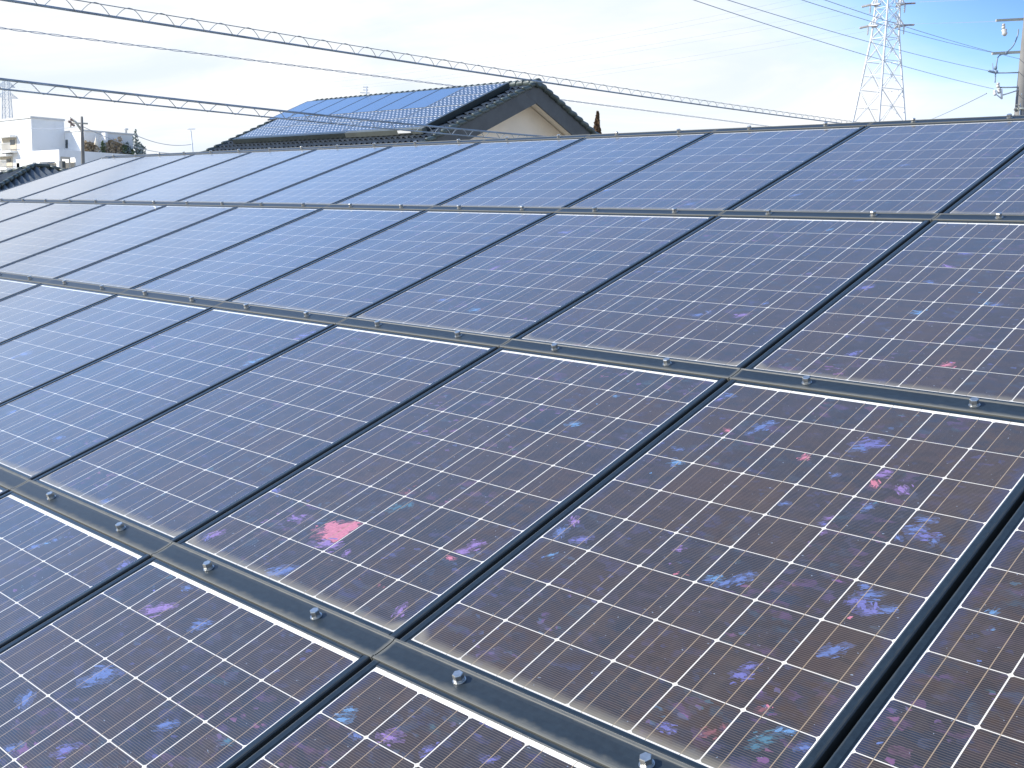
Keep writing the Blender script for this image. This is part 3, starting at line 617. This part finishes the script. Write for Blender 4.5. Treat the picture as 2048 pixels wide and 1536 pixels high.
# terrace block: front with bays, long side wall
m = MB()
m.box((XA + 0.003, YA + 2.2, 0), (XC, YC2, ZC - 0.9)); m.box((XC - 0.25, YA + 0.253, ZC - 0.899), (XC, YC2, ZC)); m.box((XA - 4.2, YA - 0.003, ZC - 1.55), (XC, YA + 0.25, ZC))
m.build('terrace_block', M['white_wall'], WB)
def bx(px, py): return onplane(px, py, (0, 1, 0), (0, YA, 0))
zb = ZC - 1.553
for pxa, pxb in ((33, 39), (73, 79), (113, 118)):
    m = MB(); a, b = bx(pxa, 330).x, bx(pxb, 330).x; m.box((a, YA, 0), (min(b, XC - 0.003), YA + 0.45, zb)); m.build('column', M['white_wall'], WB)
m = MB(); a = bx(33, 330).x; m.box((a, YA + 2.0, 0), (XC - 0.01, YA + 2.19, zb)); m.build('balcony_wall', M['recess'], WB)
for pxa, pxb in ((42, 52), (84, 94), (98, 108)):
    m = MB(); a, b = bx(pxa, 330).x, bx(pxb, 330).x; m.box((a, YA + 1.93, zb - 6), (b, YA + 1.995, zb - 0.8)); m.build('window', M['pane'], WB)
# balcony openings on the tower front: a proud frame round dark recess, with rail
for (pxa, pxb, pya, pyb) in ((4, 34, 277, 302), (-28, -4, 277, 302), (0, 26, 314, 336)):
    a, b = bx(pxa, pya), bx(pxb, pyb)
    m = MB(); m.box((a.x, YA - 0.05, b.z), (b.x, YA - 0.003, a.z)); w = m.build('balcony', M['recess'], WB)
    m = MB(); m.box((a.x - 0.2, YA - 1.0, b.z - 0.25), (b.x + 0.2, YA - 0.055, b.z)); m.box((a.x - 0.2, YA - 1.0, a.z + 0.0), (b.x + 0.2, YA - 0.055, a.z + 0.3)); m.build('slab', M['white_wall'], w)
    m = MB(); nb = 16
    for i in range(nb + 1):
        x = a.x + (b.x - a.x) * i / nb; m.box((x - 0.03, YA - 0.98, b.z + 0.004), (x + 0.03, YA - 0.92, b.z + 1.02))
    m.box((a.x - 0.1, YA - 0.99, b.z + 1.021), (b.x + 0.1, YA - 0.91, b.z + 1.08)); m.build('railing', M['cement'], w)
    m = MB(); wd = (b.x - a.x); m.box((b.x - wd * 0.42, YA - 0.09, b.z + 0.9), (b.x - wd * 0.1, YA - 0.053, a.z - 0.3)); m.build('window', M['pane'], w)
# windows, fin and rooflight on the penthouse's long side
def sx(px, py, xx): return onplane(px, py, (1, 0, 0), (xx, 0, 0))
for pxa, pxb, pya, pyb in ((171, 178, 284, 300), (180, 188, 285, 300), (206, 213, 284, 301), (214, 225, 285, 302), (228, 233, 285, 302), (238, 245, 286, 304), (252, 258, 287, 305)):
    a, b = sx(pxa, pya, XB), sx(pxb, pyb, XB)
    m = MB(); m.box((XB + 0.003, a.y, b.z), (XB + 0.05, b.y, a.z)); w = m.build('window', M['pane'], WB)
    m = MB(); m.box((XB + 0.003, a.y - 0.12, b.z), (XB + 0.09, a.y - 0.003, a.z + 0.1)); m.build('frame', M['alu'], w)
a = sx(133, 281, XB)
for pyc in (284, 292):
    p = onplane(133.5, pyc, (0, 1, 0), (0, YB, 0)); m = MB(); m.box((p.x - 0.35, YB - 0.05, p.z - 0.3), (p.x + 0.35, YB - 0.003, p.z + 0.3)); m.build('window', M['pane'], WB)
fy = sx(200, 280, XB).y; ft = sx(200, 266, XB).z
m = MB(); m.box((XB + 0.003, fy, ZC - 0.9), (XB + 1.6, fy + 0.35, ft)); m.build('fin_wall', M['white_wall'], WB)
p = sx(252, 262, XB - 1.5); m = MB(); m.lathe((XB - 1.5, p.y, ZB), (0, 0, 1), ((0, .15), (0.7, .15), (0.75, .3), (0.95, .3)), 8); m.build('vent', M['cement'], WB)
# lower wing window in the side wall
a, b = sx(124, 322, XC), sx(131, 336, XC); m = MB(); m.box((XC + 0.003, a.y, b.z), (XC + 0.06, b.y, a.z)); m.build('window', M['pane'], WB)
a, b = sx(121, 313, XC), sx(141, 337, XC); m = MB(); m.box((XC + 0.003, a.y, b.z - 2), (XC + 0.05, a.y + 0.2, a.z)); m.box((XC + 0.003, b.y - 0.2, b.z - 2), (XC + 0.05, b.y, a.z)); m.box((XC + 0.003, a.y + 0.203, a.z - 0.3), (XC + 0.05, b.y - 0.203, a.z)); m.build('door_surround', M['recess'], WB)

def clump(name, label, cat, base, h, w, mat, shape='bush', n=300, leaf=0.06, group=None, trunk=True, seed=1, lean=0.0):
    q = random.Random(seed); t = thing(name, label, cat, base, group)
    if trunk:
        m = MB(); m.tube([(0, 0, -0.02), (0.01 * h, 0, h * 0.4), (lean * h * 0.7, 0, h * 0.75)], [w * 0.10, w * 0.07, w * 0.03], 6)
        for i in range(4):
            a = q.uniform(0, 6.28); z0 = h * q.uniform(0.15, 0.5); m.tube([(0, 0, z0), (math.cos(a) * w * 0.25, math.sin(a) * w * 0.25, z0 + h * 0.2)], [w * 0.04, w * 0.012], 5)
        m.build('trunk', M['bark'], t)
    m = MB()
    for i in range(n):
        z = q.random()
        if shape == 'cone': rad = w / 2 * (1.05 - z) ** 0.75 * (0.25 + 0.75 * min(1, z * 6))
        elif shape == 'spike': rad = w / 2 * math.sin(math.pi * min(1, z * 0.85 + 0.15)) ** 0.7
        else: rad = w / 2 * math.sqrt(max(0, 1 - (2 * z - 1) ** 2)) + 0.02
        a = q.uniform(0, 6.28); lump = 0.72 + 0.28 * math.sin(a * 3 + z * 9 + seed); r = rad * math.sqrt(q.random()) * lump
        c = Vector((r * math.cos(a) + lean * h * z, r * math.sin(a), h * z)); s = leaf * q.uniform(0.6, 1.5)
        d1 = Vector((q.gauss(0, 1), q.gauss(0, 1), q.gauss(0.6, 1))).normalized() * s; d2 = d1.cross(Vector((q.gauss(0, 1), q.gauss(0, 1), q.gauss(0, 1)))).normalized() * s * 0.5
        m.face([c - d1, c + d2, c + d1 * 1.1, c - d2])
    m.build('crown' if trunk else 'leaves', mat, t)
    return t
# terrace planting
TZ = ZC - 0.9
sp = [(171, 297, 1.9, 'leaf_dry', 'bush'), (177, 297, 1.6, 'leaf_dry', 'bush'), (183, 297, 1.9, 'leaf_dry', 'bush'), (190, 300, 1.5, 'leaf_dry', 'bush'), (206, 300, 2.0, 'leaf_green', 'spike'), (213, 300, 1.9, 'leaf_dry', 'bush'), (221, 301, 2.2, 'leaf_dry', 'bush'), (231, 301, 2.3, 'leaf_dry', 'bush'), (239, 302, 2.6, 'leaf_dry', 'bush'), (248, 303, 1.9, 'leaf_green', 'bush'), (255, 304, 2.0, 'leaf_grey', 'bush'), (264, 306, 1.3, 'leaf_green', 'bush'), (272, 303, 3.6, 'leaf_grey', 'spike'), (278, 306, 2.2, 'leaf_grey', 'bush'), (285, 309, 1.8, 'leaf_grey', 'bush')]
kinds = {'leaf_dry': 'dry brown shrub', 'leaf_green': 'green shrub', 'leaf_grey': 'grey-green shrub'}
places = ['first from the fin of the tower', '', '']
for i, (x, y, h, mt, shp) in enumerate(sp):
    p = sx(x, y, XC - 0.9)
    nm = {4: 'narrow green shrub against the white fin wall', 12: 'tall grey-green conical tree at the end of roof terrace'}.get(i, '%s on the roof terrace, %s along the white parapet' % (kinds[mt], ORD[i] if i < 13 else ['', '', '', 'second last', 'last'][i - 10]))
    clump('shrub' if i != 12 else 'conical_tree', nm, 'shrub' if i != 12 else 'tree', (XC - 0.9, p.y, TZ), h * 1.25, 1.0 if shp == 'spike' else 1.3, M[mt], shp, 150, 0.20, 'terrace plants', True, 20 + i)
p = sx(191, 303, XC - 1.2)
um = thing('folded_parasol', 'folded cream parasol standing among the terrace shrubs', 'parasol', (XC - 1.0, p.y, TZ))
m = MB(); m.lathe((0, 0, 0), (0, 0, 1), ((0, .04), (3.1, .04), (3.15, .01)), 6); m.build('pole', M['alu'], um)
m = MB(); m.lathe((0, 0, 0.9), (0, 0, 1), ((0, .22), (0.3, .34), (0.9, .30), (1.6, .14), (2.0, .05)), 8); m.build('canopy', M['soffit'], um)

# small dark tiled roof in front of it
RP = at(68, 333, 36); RC = at(14, 371, 36 - 0.6)
sh_ = thing('small_house', 'low house with a dark tiled hip roof below the white building', 'house', (RP.x, RP.y, 0))
def rl(p): return Vector(p) - Vector((RP.x, RP.y, 0))
vw, vh = 3.2, 1.30
lx = 0.5
P0, P1_ = Vector((RP.x, RP.y, RP.z)), Vector((RP.x - 0.0, RP.y + lx, RP.z))
cA, cB = Vector((RP.x + vw, RP.y - vw, RP.z - vh)), Vector((RP.x + vw, RP.y + lx + vw, RP.z - vh))
cC, cD = Vector((RP.x - vw, RP.y + lx + vw, RP.z - vh)), Vector((RP.x - vw, RP.y - vw, RP.z - vh))
m = MB()
def tiled(m, q0, q1, e0, e1, n):                                  # roof facet of parallel ribs running up from eave e0-e1
    L = (e1 - e0).length; ed = (e1 - e0) / L; a, b = (q0 - e0).dot(ed), (q1 - e0).dot(ed)
    up = q0 - (e0 + ed * a); nn = up.cross(ed).normalized()
    if nn.z < 0: nn = -nn
    def col(i):
        x = L * i / (n * 4); h = max(0.0, min(1.0, x / max(a, 1e-6), (L - x) / max(L - b, 1e-6))); w = nn * (0.045 * math.sin(i * math.pi / 2))
        return e0 + ed * x + w, e0 + ed * x + up * h + w
    for i in range(n * 4):
        (p0, p1), (r0, r1) = col(i), col(i + 1)
        m.face([rl(p0), rl(r0), rl(r1), rl(p1)])
tiled(m, P0, P1_, cA, cB, 24); tiled(m, P0, P0, cD, cA, 20); tiled(m, P0, P1_, cD, cC, 24); tiled(m, P1_, P1_, cB, cC, 20)
r_ = m.build('roof', M['tile'], sh_)
m = MB()
for a, b in ((P0, cA), (P0, cD), (P1_, cB), (P1_, cC), (P0, P1_)):
    n = 14
    for i in range(n):
        p, q = a.lerp(b, i / n), a.lerp(b, (i + 1.08) / n); z = Vector((0, 0, 0.04)); m.tube([rl(p + z), rl(q + z)], [0.06, 0.075], 8)
m.build('ridge_tiles', M['ridge_tile'], r_)
m = MB(); e = 0.06
m.box(rl((cD.x, cD.y - e, cD.z - 0.26)), rl((cA.x + e, cD.y, cD.z - 0.02))); m.box(rl((cA.x + 0.003, cA.y + 0.003, cA.z - 0.26)), rl((cA.x + e, cB.y, cA.z - 0.02))); m.build('fascia', M['soffit'], sh_)
m = MB(); m.box(rl((cD.x + 0.7, cD.y + 0.7, 0)), rl((cA.x - 0.7, cB.y - 0.7, cA.z - 0.1))); m.build('wall', M['stucco'], sh_)

# ------------------------------------------------------------------ poles and antennas
def pole_at(px, py, depth): p = at(px, py, depth); return Vector((p.x, p.y, 0)), p.z
b, z = pole_at(163.5, 233, 60)
t = thing('utility_pole', 'slim grey utility pole with a bracket of switches before white building', 'utility pole', b)
m = MB(); m.tube([(0, 0, 0), (0, 0, z - 1.2), (0, 0, z)], [0.13, 0.095, 0.06], 10); m.build('pole', M['concrete'], t)
zc = at(163, 246, 60).z; dx = RIGHT.copy(); dx.z = 0; dx.normalize()
m = MB(); m.tube([dx * -0.62 + Vector((0, 0, zc)), dx * 0.32 + Vector((0, 0, zc - 0.02))], 0.045, 6); m.build('crossarm', M['arm'], t)
m = MB(); m.tube([dx * -0.02 + Vector((0, 0, zc - 0.42)), dx * -0.32 + Vector((0, 0, zc + 0.02)), dx * -0.5 + Vector((0, 0, zc + 0.16))], 0.06, 6); m.build('strut', M['arm'], t)
for k, (a, c) in enumerate(((-0.42, 0.10), (-0.40, -0.16), (-0.54, -0.02))):
    m = MB(); o = dx * a + Vector((0, 0, zc + c)); m.lathe(o, dx * -0.7 + Vector((0, 0, 0.35)), ((0, .03), (.03, .07), (.10, .05), (.14, .08), (.22, .06), (.26, .02)), 8); m.build('insulator', M['brown_porcelain'], t)
m = MB(); m.tube([dx * -0.62 + Vector((0, 0, zc - 0.25)), dx * -0.62 + Vector((0, 0, zc + 0.3))], 0.03, 6); m.build('bracket', M['arm'], t)

b, z = pole_at(381.5, 261, 44)
t = thing('antenna_mast', 'thin leaning aerial mast between the poles and the neighbouring house', 'antenna', b)
m = MB(); q = at(386, 306, 44) - b; m.tube([(q.x, q.y, 0), (q.x, q.y, q.z), (0, 0, z)], 0.022, 6); m.build('mast', M['galv_far'], t)
m = MB(); o = Vector((0, 0, z)); m.tube([o - dx * 0.10 + Vector((0, 0, 0.05)), o + dx * 0.16 + Vector((0, 0, 0.07))], 0.012, 5)
for i in range(5): c = o + dx * (-0.09 + 0.06 * i) + Vector((0, 0, 0.055)); m.tube([c - FWD * 0.14 - Vector((0, 0, .05)), c + FWD * 0.14 + Vector((0, 0, .05))], 0.008, 4)
m.build('aerial', M['galv_far'], t)
b = at(733, 190, 31); 
t = thing('roof_antenna', 'small branched aerial standing above the neighbouring ridge', 'antenna', (b.x, b.y, 0))
z0, z1 = AX.z - 0.3, at(731, 173, 31).z
m = MB(); m.tube([(0, 0, z0), (0, 0, z1)], 0.018, 6); m.build('mast', M['galv_far'], t)
m = MB()
for zf, w in ((0.02, 0.05), (0.10, 0.05), (0.18, 0.09)): m.tube([Vector((0, 0, z1 - zf)) - dx * w * 2, Vector((0, 0, z1 - zf)) + dx * w], 0.010, 5)
m.build('aerial', M['galv_far'], t)
m = MB(); m.tube([(0, 0, 0), (0, 0, z0 - 0.001)], 0.03, 6); m.build('support', M['galv_far'], t)

# big utility pole at the right edge
b, z = pole_at(2047, 150, 31)
up = thing('utility_pole', 'tall concrete utility pole with crossarms and insulators near the pylon', 'utility pole', b)
ztop = at(2047, -70, 31).z
m = MB(); m.tube([(0, 0, 0), (0, 0, ztop)], [0.19, 0.135], 20); m.build('pole', M['concrete'], up)
ad = (at(1985, 108, 31) - at(2045, 103, 31)); ad.z = 0; ad.normalize()
def lp(px, py, dz=0.0): return at(px, py, 31) - b
m = MB(); m.tube([lp(1992, 41), lp(2090, 36)], 0.045, 4); m.build('crossarm', M['arm'], up)
m = MB(); m.tube([lp(1984, 107), lp(2100, 101)], 0.05, 4); m.build('crossarm', M['arm'], up)
m = MB(); m.tube([lp(1992, 146), lp(2045, 145)], 0.018, 6); m.build('brace', M['wire'], up)
m = MB(); m.tube([lp(2000, 175), lp(2050, 174)], 0.020, 6); m.build('brace', M['wire'], up)
m = MB(); m.tube([lp(2006, 190), lp(2044, 178)], 0.018, 6); m.build('brace', M['wire'], up)
m = MB(); m.tube([lp(1989, 186), lp(2004, 198)], 0.018, 6); m.tube([lp(2003, 178), lp(2003.5, 198)], 0.03, 6); m.build('bracket', M['galv'], up)
m = MB(); m.tube(wave_path([lp(2037, 58), lp(2035, 72), lp(2026, 92), lp(2012, 105), lp(1997, 113), lp(1993, 130), lp(1991, 150), lp(1990, 165)], 5, 0), 0.018, 8); m.build('jumper_cable', M['black'], up)
m = MB(); m.tube(wave_path([lp(2046, 110), lp(2045, 140), lp(2042, 172), lp(2041, 200), lp(2039, 240)], 5, 0), 0.016, 8); m.build('down_cable', M['black'], up)
for (px, py) in ((2045, 127), (2044, 147), (2042, 189)):
    m = MB(); m.lathe(lp(px - 2, py), -ad, ((0, .02), (.01, .06), (.08, .06), (.10, .02)), 8); m.build('clamp', M['black'], up)
for (px, py, s) in ((2012, 106, 1.0), (1991, 136, 0.8), (1992, 144, 1.0)):
    m = MB(); m.lathe(lp(px, py) - Vector((0, 0, .05)), (0, 0, 1), ((0, .02), (.01, .055 * s), (.09, .055 * s), (.10, .02)), 8); m.build('clamp', M['black'], up)
for (px, py, mt) in ((2007, 47, 'porcelain'), (1996, 165, 'porcelain'), (1998, 176, 'porcelain'), (1990, 180, 'galv')):
    m = MB(); o = lp(px, py); m.lathe(o, (0.1, 0, -1), ((0, .02), (.02, .05), (.06, .045), (.075, .025), (.09, .055), (.14, .045), (.16, .02)), 10); m.build('insulator', M[mt], up)
m = MB(); m.lathe(lp(2008, 58), (0.2, 0.1, -1), ((0, .03), (.02, .08), (.10, .06), (.13, .085), (.20, .03)), 10); m.build('insulator', M['porcelain'], up)
m = MB(); m.lathe(lp(1976, 141.5), lp(1990, 145) - lp(1976, 141.5), ((0, .02), (.03, .035), (.18, .035), (.22, .02)), 8); m.build('insulator', M['black'], up)
m = MB(); m.tube([lp(1985, 126), lp(1986, 143)], 0.012, 5); m.build('pin', M['wire'], up)
m = MB()
for i in range(4):
    o = lp(2040, 219 - i * 3.0 + (0 if i % 2 else 1)); m.tube([o, o - ad * 0.0 + (lp(2036 - (i % 2) * 6, 219) - lp(2040, 219))], 0.012, 5)
m.lathe(Vector((0, 0, lp(2040, 219).z)) , (0, 0, 1), ((0, .178), (.05, .178)), 16); m.build('band', M['arm'], up)
# wires that end on it
def wire(p, q, sag, r, label, mat='conductor', n=40, name='overhead_wire', group=None):
    p, q = Vector(p), Vector(q); m = MB()
    m.tube([p.lerp(q, i / n) - Vector((0, 0, 4 * sag * (i / n) * (1 - i / n))) for i in range(n + 1)], r, 5, 0, False)
    return tag(m.build(name, M[mat]), label, 'wire', group)
wn_ = (27.3, -3.0, 0)
def leg(p0, far, depth): return at(*p0, 31), at(*far, depth)
for p0, far, lab in (((1976, 141.5), (1300, -50), 'service wire from black insulator on the tall pole rising past the pylon'), ((1988, 178), (1300, -30), 'lowest rising wire, from white insulator on tall pole'),
                     ((1990, 106), (1420, -62), 'wire from tip of middle crossarm crossing the pylon'), ((2040, 118), (1400, -90), 'wire meeting the concrete pole just below its middle crossarm')):
    a, c = leg(p0, far, 16); wire(a, c, 0.10, 0.0065, lab)
wire(at(1973, 187, 31), at(1740, 272, 62), 0.25, 0.014, 'single drop wire from low bracket sinking behind the array', 'conductor')
wire(at(266, 268, 60), at(386, 288, 75), 0.3, 0.02, 'faint wire running between white building and aerial mast', 'conductor')
wire(at(60, 256, 70) , at(163.5, 252, 60), 0.1, 0.015, 'faint wire hidden by tower reaching the slim pole', 'conductor')
wire(at(163.5, 252, 60), at(430, 296, 90), 0.9, 0.02, 'faint sagging wire from slim pole towards neighbouring house', 'conductor')

# ------------------------------------------------------------------ transmission towers
def tower(base, H, wb, wt, zk, rot, leg, mat, name, label, arms, ins=True, levels=9, fine=1.0):
    t = thing(name, label, 'pylon', base, None, (0, 0, rot))
    def half(z): return (wb + (wt - wb) * z / zk) / 2 if z < zk else (wt + (wt * 0.72 - wt) * (z - zk) / (H - zk)) / 2
    def cor(k, z): h = half(z); sx_, sy_ = ((1, 1), (-1, 1), (-1, -1), (1, -1))[k]; return Vector((sx_ * h, sy_ * h, z))
    for k in range(4):
        m = MB(); m.tube([cor(k, 0), cor(k, zk), cor(k, H)], [leg, leg * 0.75, leg * 0.5], 4); m.build('leg', mat, t)
    zs = [0.0]; 
    while zs[-1] < zk - 1: zs.append(min(zk, zs[-1] + max(2.6, half(zs[-1]) * 1.9)))
    while zs[-1] < H - 0.5: zs.append(min(H, zs[-1] + wt * 0.8))
    m = MB()
    for i, (a, c) in enumerate(zip(zs, zs[1:])):
        r = leg * (0.30 if a < zk else 0.26) * fine
        for k in range(4):
            k2 = (k + 1) % 4
            m.tube([cor(k, a), cor(k2, c)], r, 4, 0, False); m.tube([cor(k2, a), cor(k, c)], r, 4, 0, False); m.tube([cor(k, c), cor(k2, c)], r, 4, 0, False)
            if a < zk * 0.8:
                mid = (cor(k, a) + cor(k2, c) + cor(k2, a) + cor(k, c)) / 4; m.tube([mid, cor(k, (a + c) / 2)], r * 0.7, 4, 0, False); m.tube([mid, cor(k2, (a + c) / 2)], r * 0.7, 4, 0, False)
    m.build('bracing', mat, t)
    tips = []
    for z, L in arms:
        for s in (-1, 1):
            h = half(z); d = Vector((1, 1, 0)).normalized() * s              # arms reach along the diagonal across the view
            tip = Vector((0, 0, z + 0.1)) + d * (h + L); m = MB(); r = leg * 0.45
            sd = Vector((-d.y, d.x, 0))
            for w in (-1, 1):
                for z2 in (0, 1.6):
                    o = Vector((0, 0, z + z2)) + d * h * 0.9 + sd * h * 0.9 * w; m.tube([o, tip], r, 4, 0, False)
                    for q in range(1, 4):
                        f = q / 4; m.tube([o.lerp(tip, f), (Vector((0, 0, z + 1.6 - z2)) + d * h * 0.9 + sd * h * 0.9 * w).lerp(tip, f + 0.12 * (1 if z2 else 0))], r * 0.6, 4, 0, False)
                        if w > 0: m.tube([o.lerp(tip, f), (Vector((0, 0, z + z2)) + d * h * 0.9 - sd * h * 0.9).lerp(tip, f)], r * 0.6, 4, 0, False)
            m.build('crossarm', mat, t); tips.append((tip, d))
    return t, tips
PYB = at(1757, 250, 150); PT = Vector((PYB.x, PYB.y, 0))
view = (PT - CAM); az = math.atan2(view.y, view.x)
rot = az + math.pi / 2 - math.pi / 4 + math.pi / 4 - R(45)
H1 = 44.5
za1, za2 = at(1765, 58, 150).z, at(1768, 17, 150).z
za3 = za2 + (za2 - za1)
pt, tips = tower(PT, H1, 9.4, 2.5, at(1765, 76, 150).z, rot, 0.18, M['galv'], 'transmission_tower', 'large white lattice pylon rising behind the right half of ridge', [(za1, 1.1), (za2, 1.1), (za3, 1.1)])
def insul(parent, o, d, n, mat, r=0.17, L=0.16):
    m = MB(); pr = [(0, 0.03)]
    for i in range(n): pr += [(i * L + 0.03, r * 0.3), (i * L + 0.05, r), (i * L + 0.10, r * 0.85), (i * L + 0.13, r * 0.3)]
    pr.append((n * L + 0.08, 0.03)); m.lathe(o, d, pr, 8); return m.build('insulator', mat, parent)
LP = at(15, 235, 350); LPT = Vector((LP.x, LP.y, 0)); az2 = math.atan2((LPT - CAM).y, (LPT - CAM).x)
zb1, zb2 = at(16, 196, 350).z, at(16, 175, 350).z
lt, tips2 = tower(LPT, at(15, 160, 350).z, 4.6, 2.0, at(16, 200, 350).z, az2 + math.pi / 2 - R(22), 0.14, M['galv_far'], 'transmission_tower', 'distant small grey lattice pylon behind the white building', [(zb1, 2.6), (zb2, 1.9)])
R1 = Matrix.Rotation(rot, 3, 'Z')
lines = 0
for i, (tip, d) in enumerate(tips):
    wt_ = PT + R1 @ tip; dl = R1.inverted() @ (LPT - PT); dl.z = 0; dl.normalize()
    dr = -dl
    insul(pt, tip, dl + Vector((0, 0, -0.10)), 8, M['porcelain'], 0.19)
    insul(pt, tip, dr + Vector((0, 0, -0.06)), 9, M['brown_porcelain'], 0.14)
    insul(pt, tip - Vector((0, 0, 0.02)), (0, 0, -1), 7, M['porcelain'], 0.15)
    e1 = PT + R1 @ (tip + dl * 2.0); j = min(i // 2, 1) * 2 + (i % 2)
    e2 = LPT + Matrix.Rotation(az2 + math.pi / 2 - R(22), 3, 'Z') @ tips2[j][0]
    lv = ['lower', 'middle', 'upper'][i // 2]; sd = ['near', 'far'][i % 2]
    wire(e1, e2 + Vector((0, 0, 0.4 * (i // 2 == 2))), 7.0, 0.013, 'faint high-voltage line on the %s %s arms, running left from the white pylon' % (lv, sd), 'conductor', 60, 'power_line', 'high-voltage lines')
    e3 = PT + R1 @ (tip + dr * 2.0)
    wire(e3, e3 + (R1 @ dr) * 160 + Vector((0, 0, 3)), 4.0, 0.013, 'faint high-voltage line on the %s %s arms, running right from the white pylon' % (lv, sd), 'conductor', 50, 'power_line', 'high-voltage lines')

# ------------------------------------------------------------------ conifer beside the neighbouring roof
p = at(1194, 265, 42); zt = at(1191, 226, 42).z
tr = thing('conifer', 'slim russet conifer poking up beside the neighbouring roof', 'tree', (p.x, p.y, 0))
m = MB(); m.tube([(0, 0, 0), (0, 0, zt - 3), (0.01, 0, zt - 0.3)], [0.13, 0.06, 0.012], 7); m.build('trunk', M['bark'], tr)
m = MB(); q = random.Random(11)
for i in range(9000):
    f = q.random() ** 1.5; a = q.uniform(0, 6.28)
    r = (0.03 + 0.95 * f ** 0.85) * (0.78 + 0.22 * math.sin(a * 3 + f * 45)) * math.sqrt(q.random())
    c = Vector((r * math.cos(a), r * math.sin(a), zt - 6.5 * f)); w = q.uniform(0.02, 0.05)
    d1 = Vector((q.gauss(0, .5), q.gauss(0, .5), 1.2)).normalized() * w * 1.6; d2 = d1.cross(Vector((q.gauss(0, 1), q.gauss(0, 1), 0))).normalized() * w * 0.5
    m.face([c - d1, c + d2, c + d1 * 1.2, c - d2])
m.build('crown', M['leaf_brown'], tr)
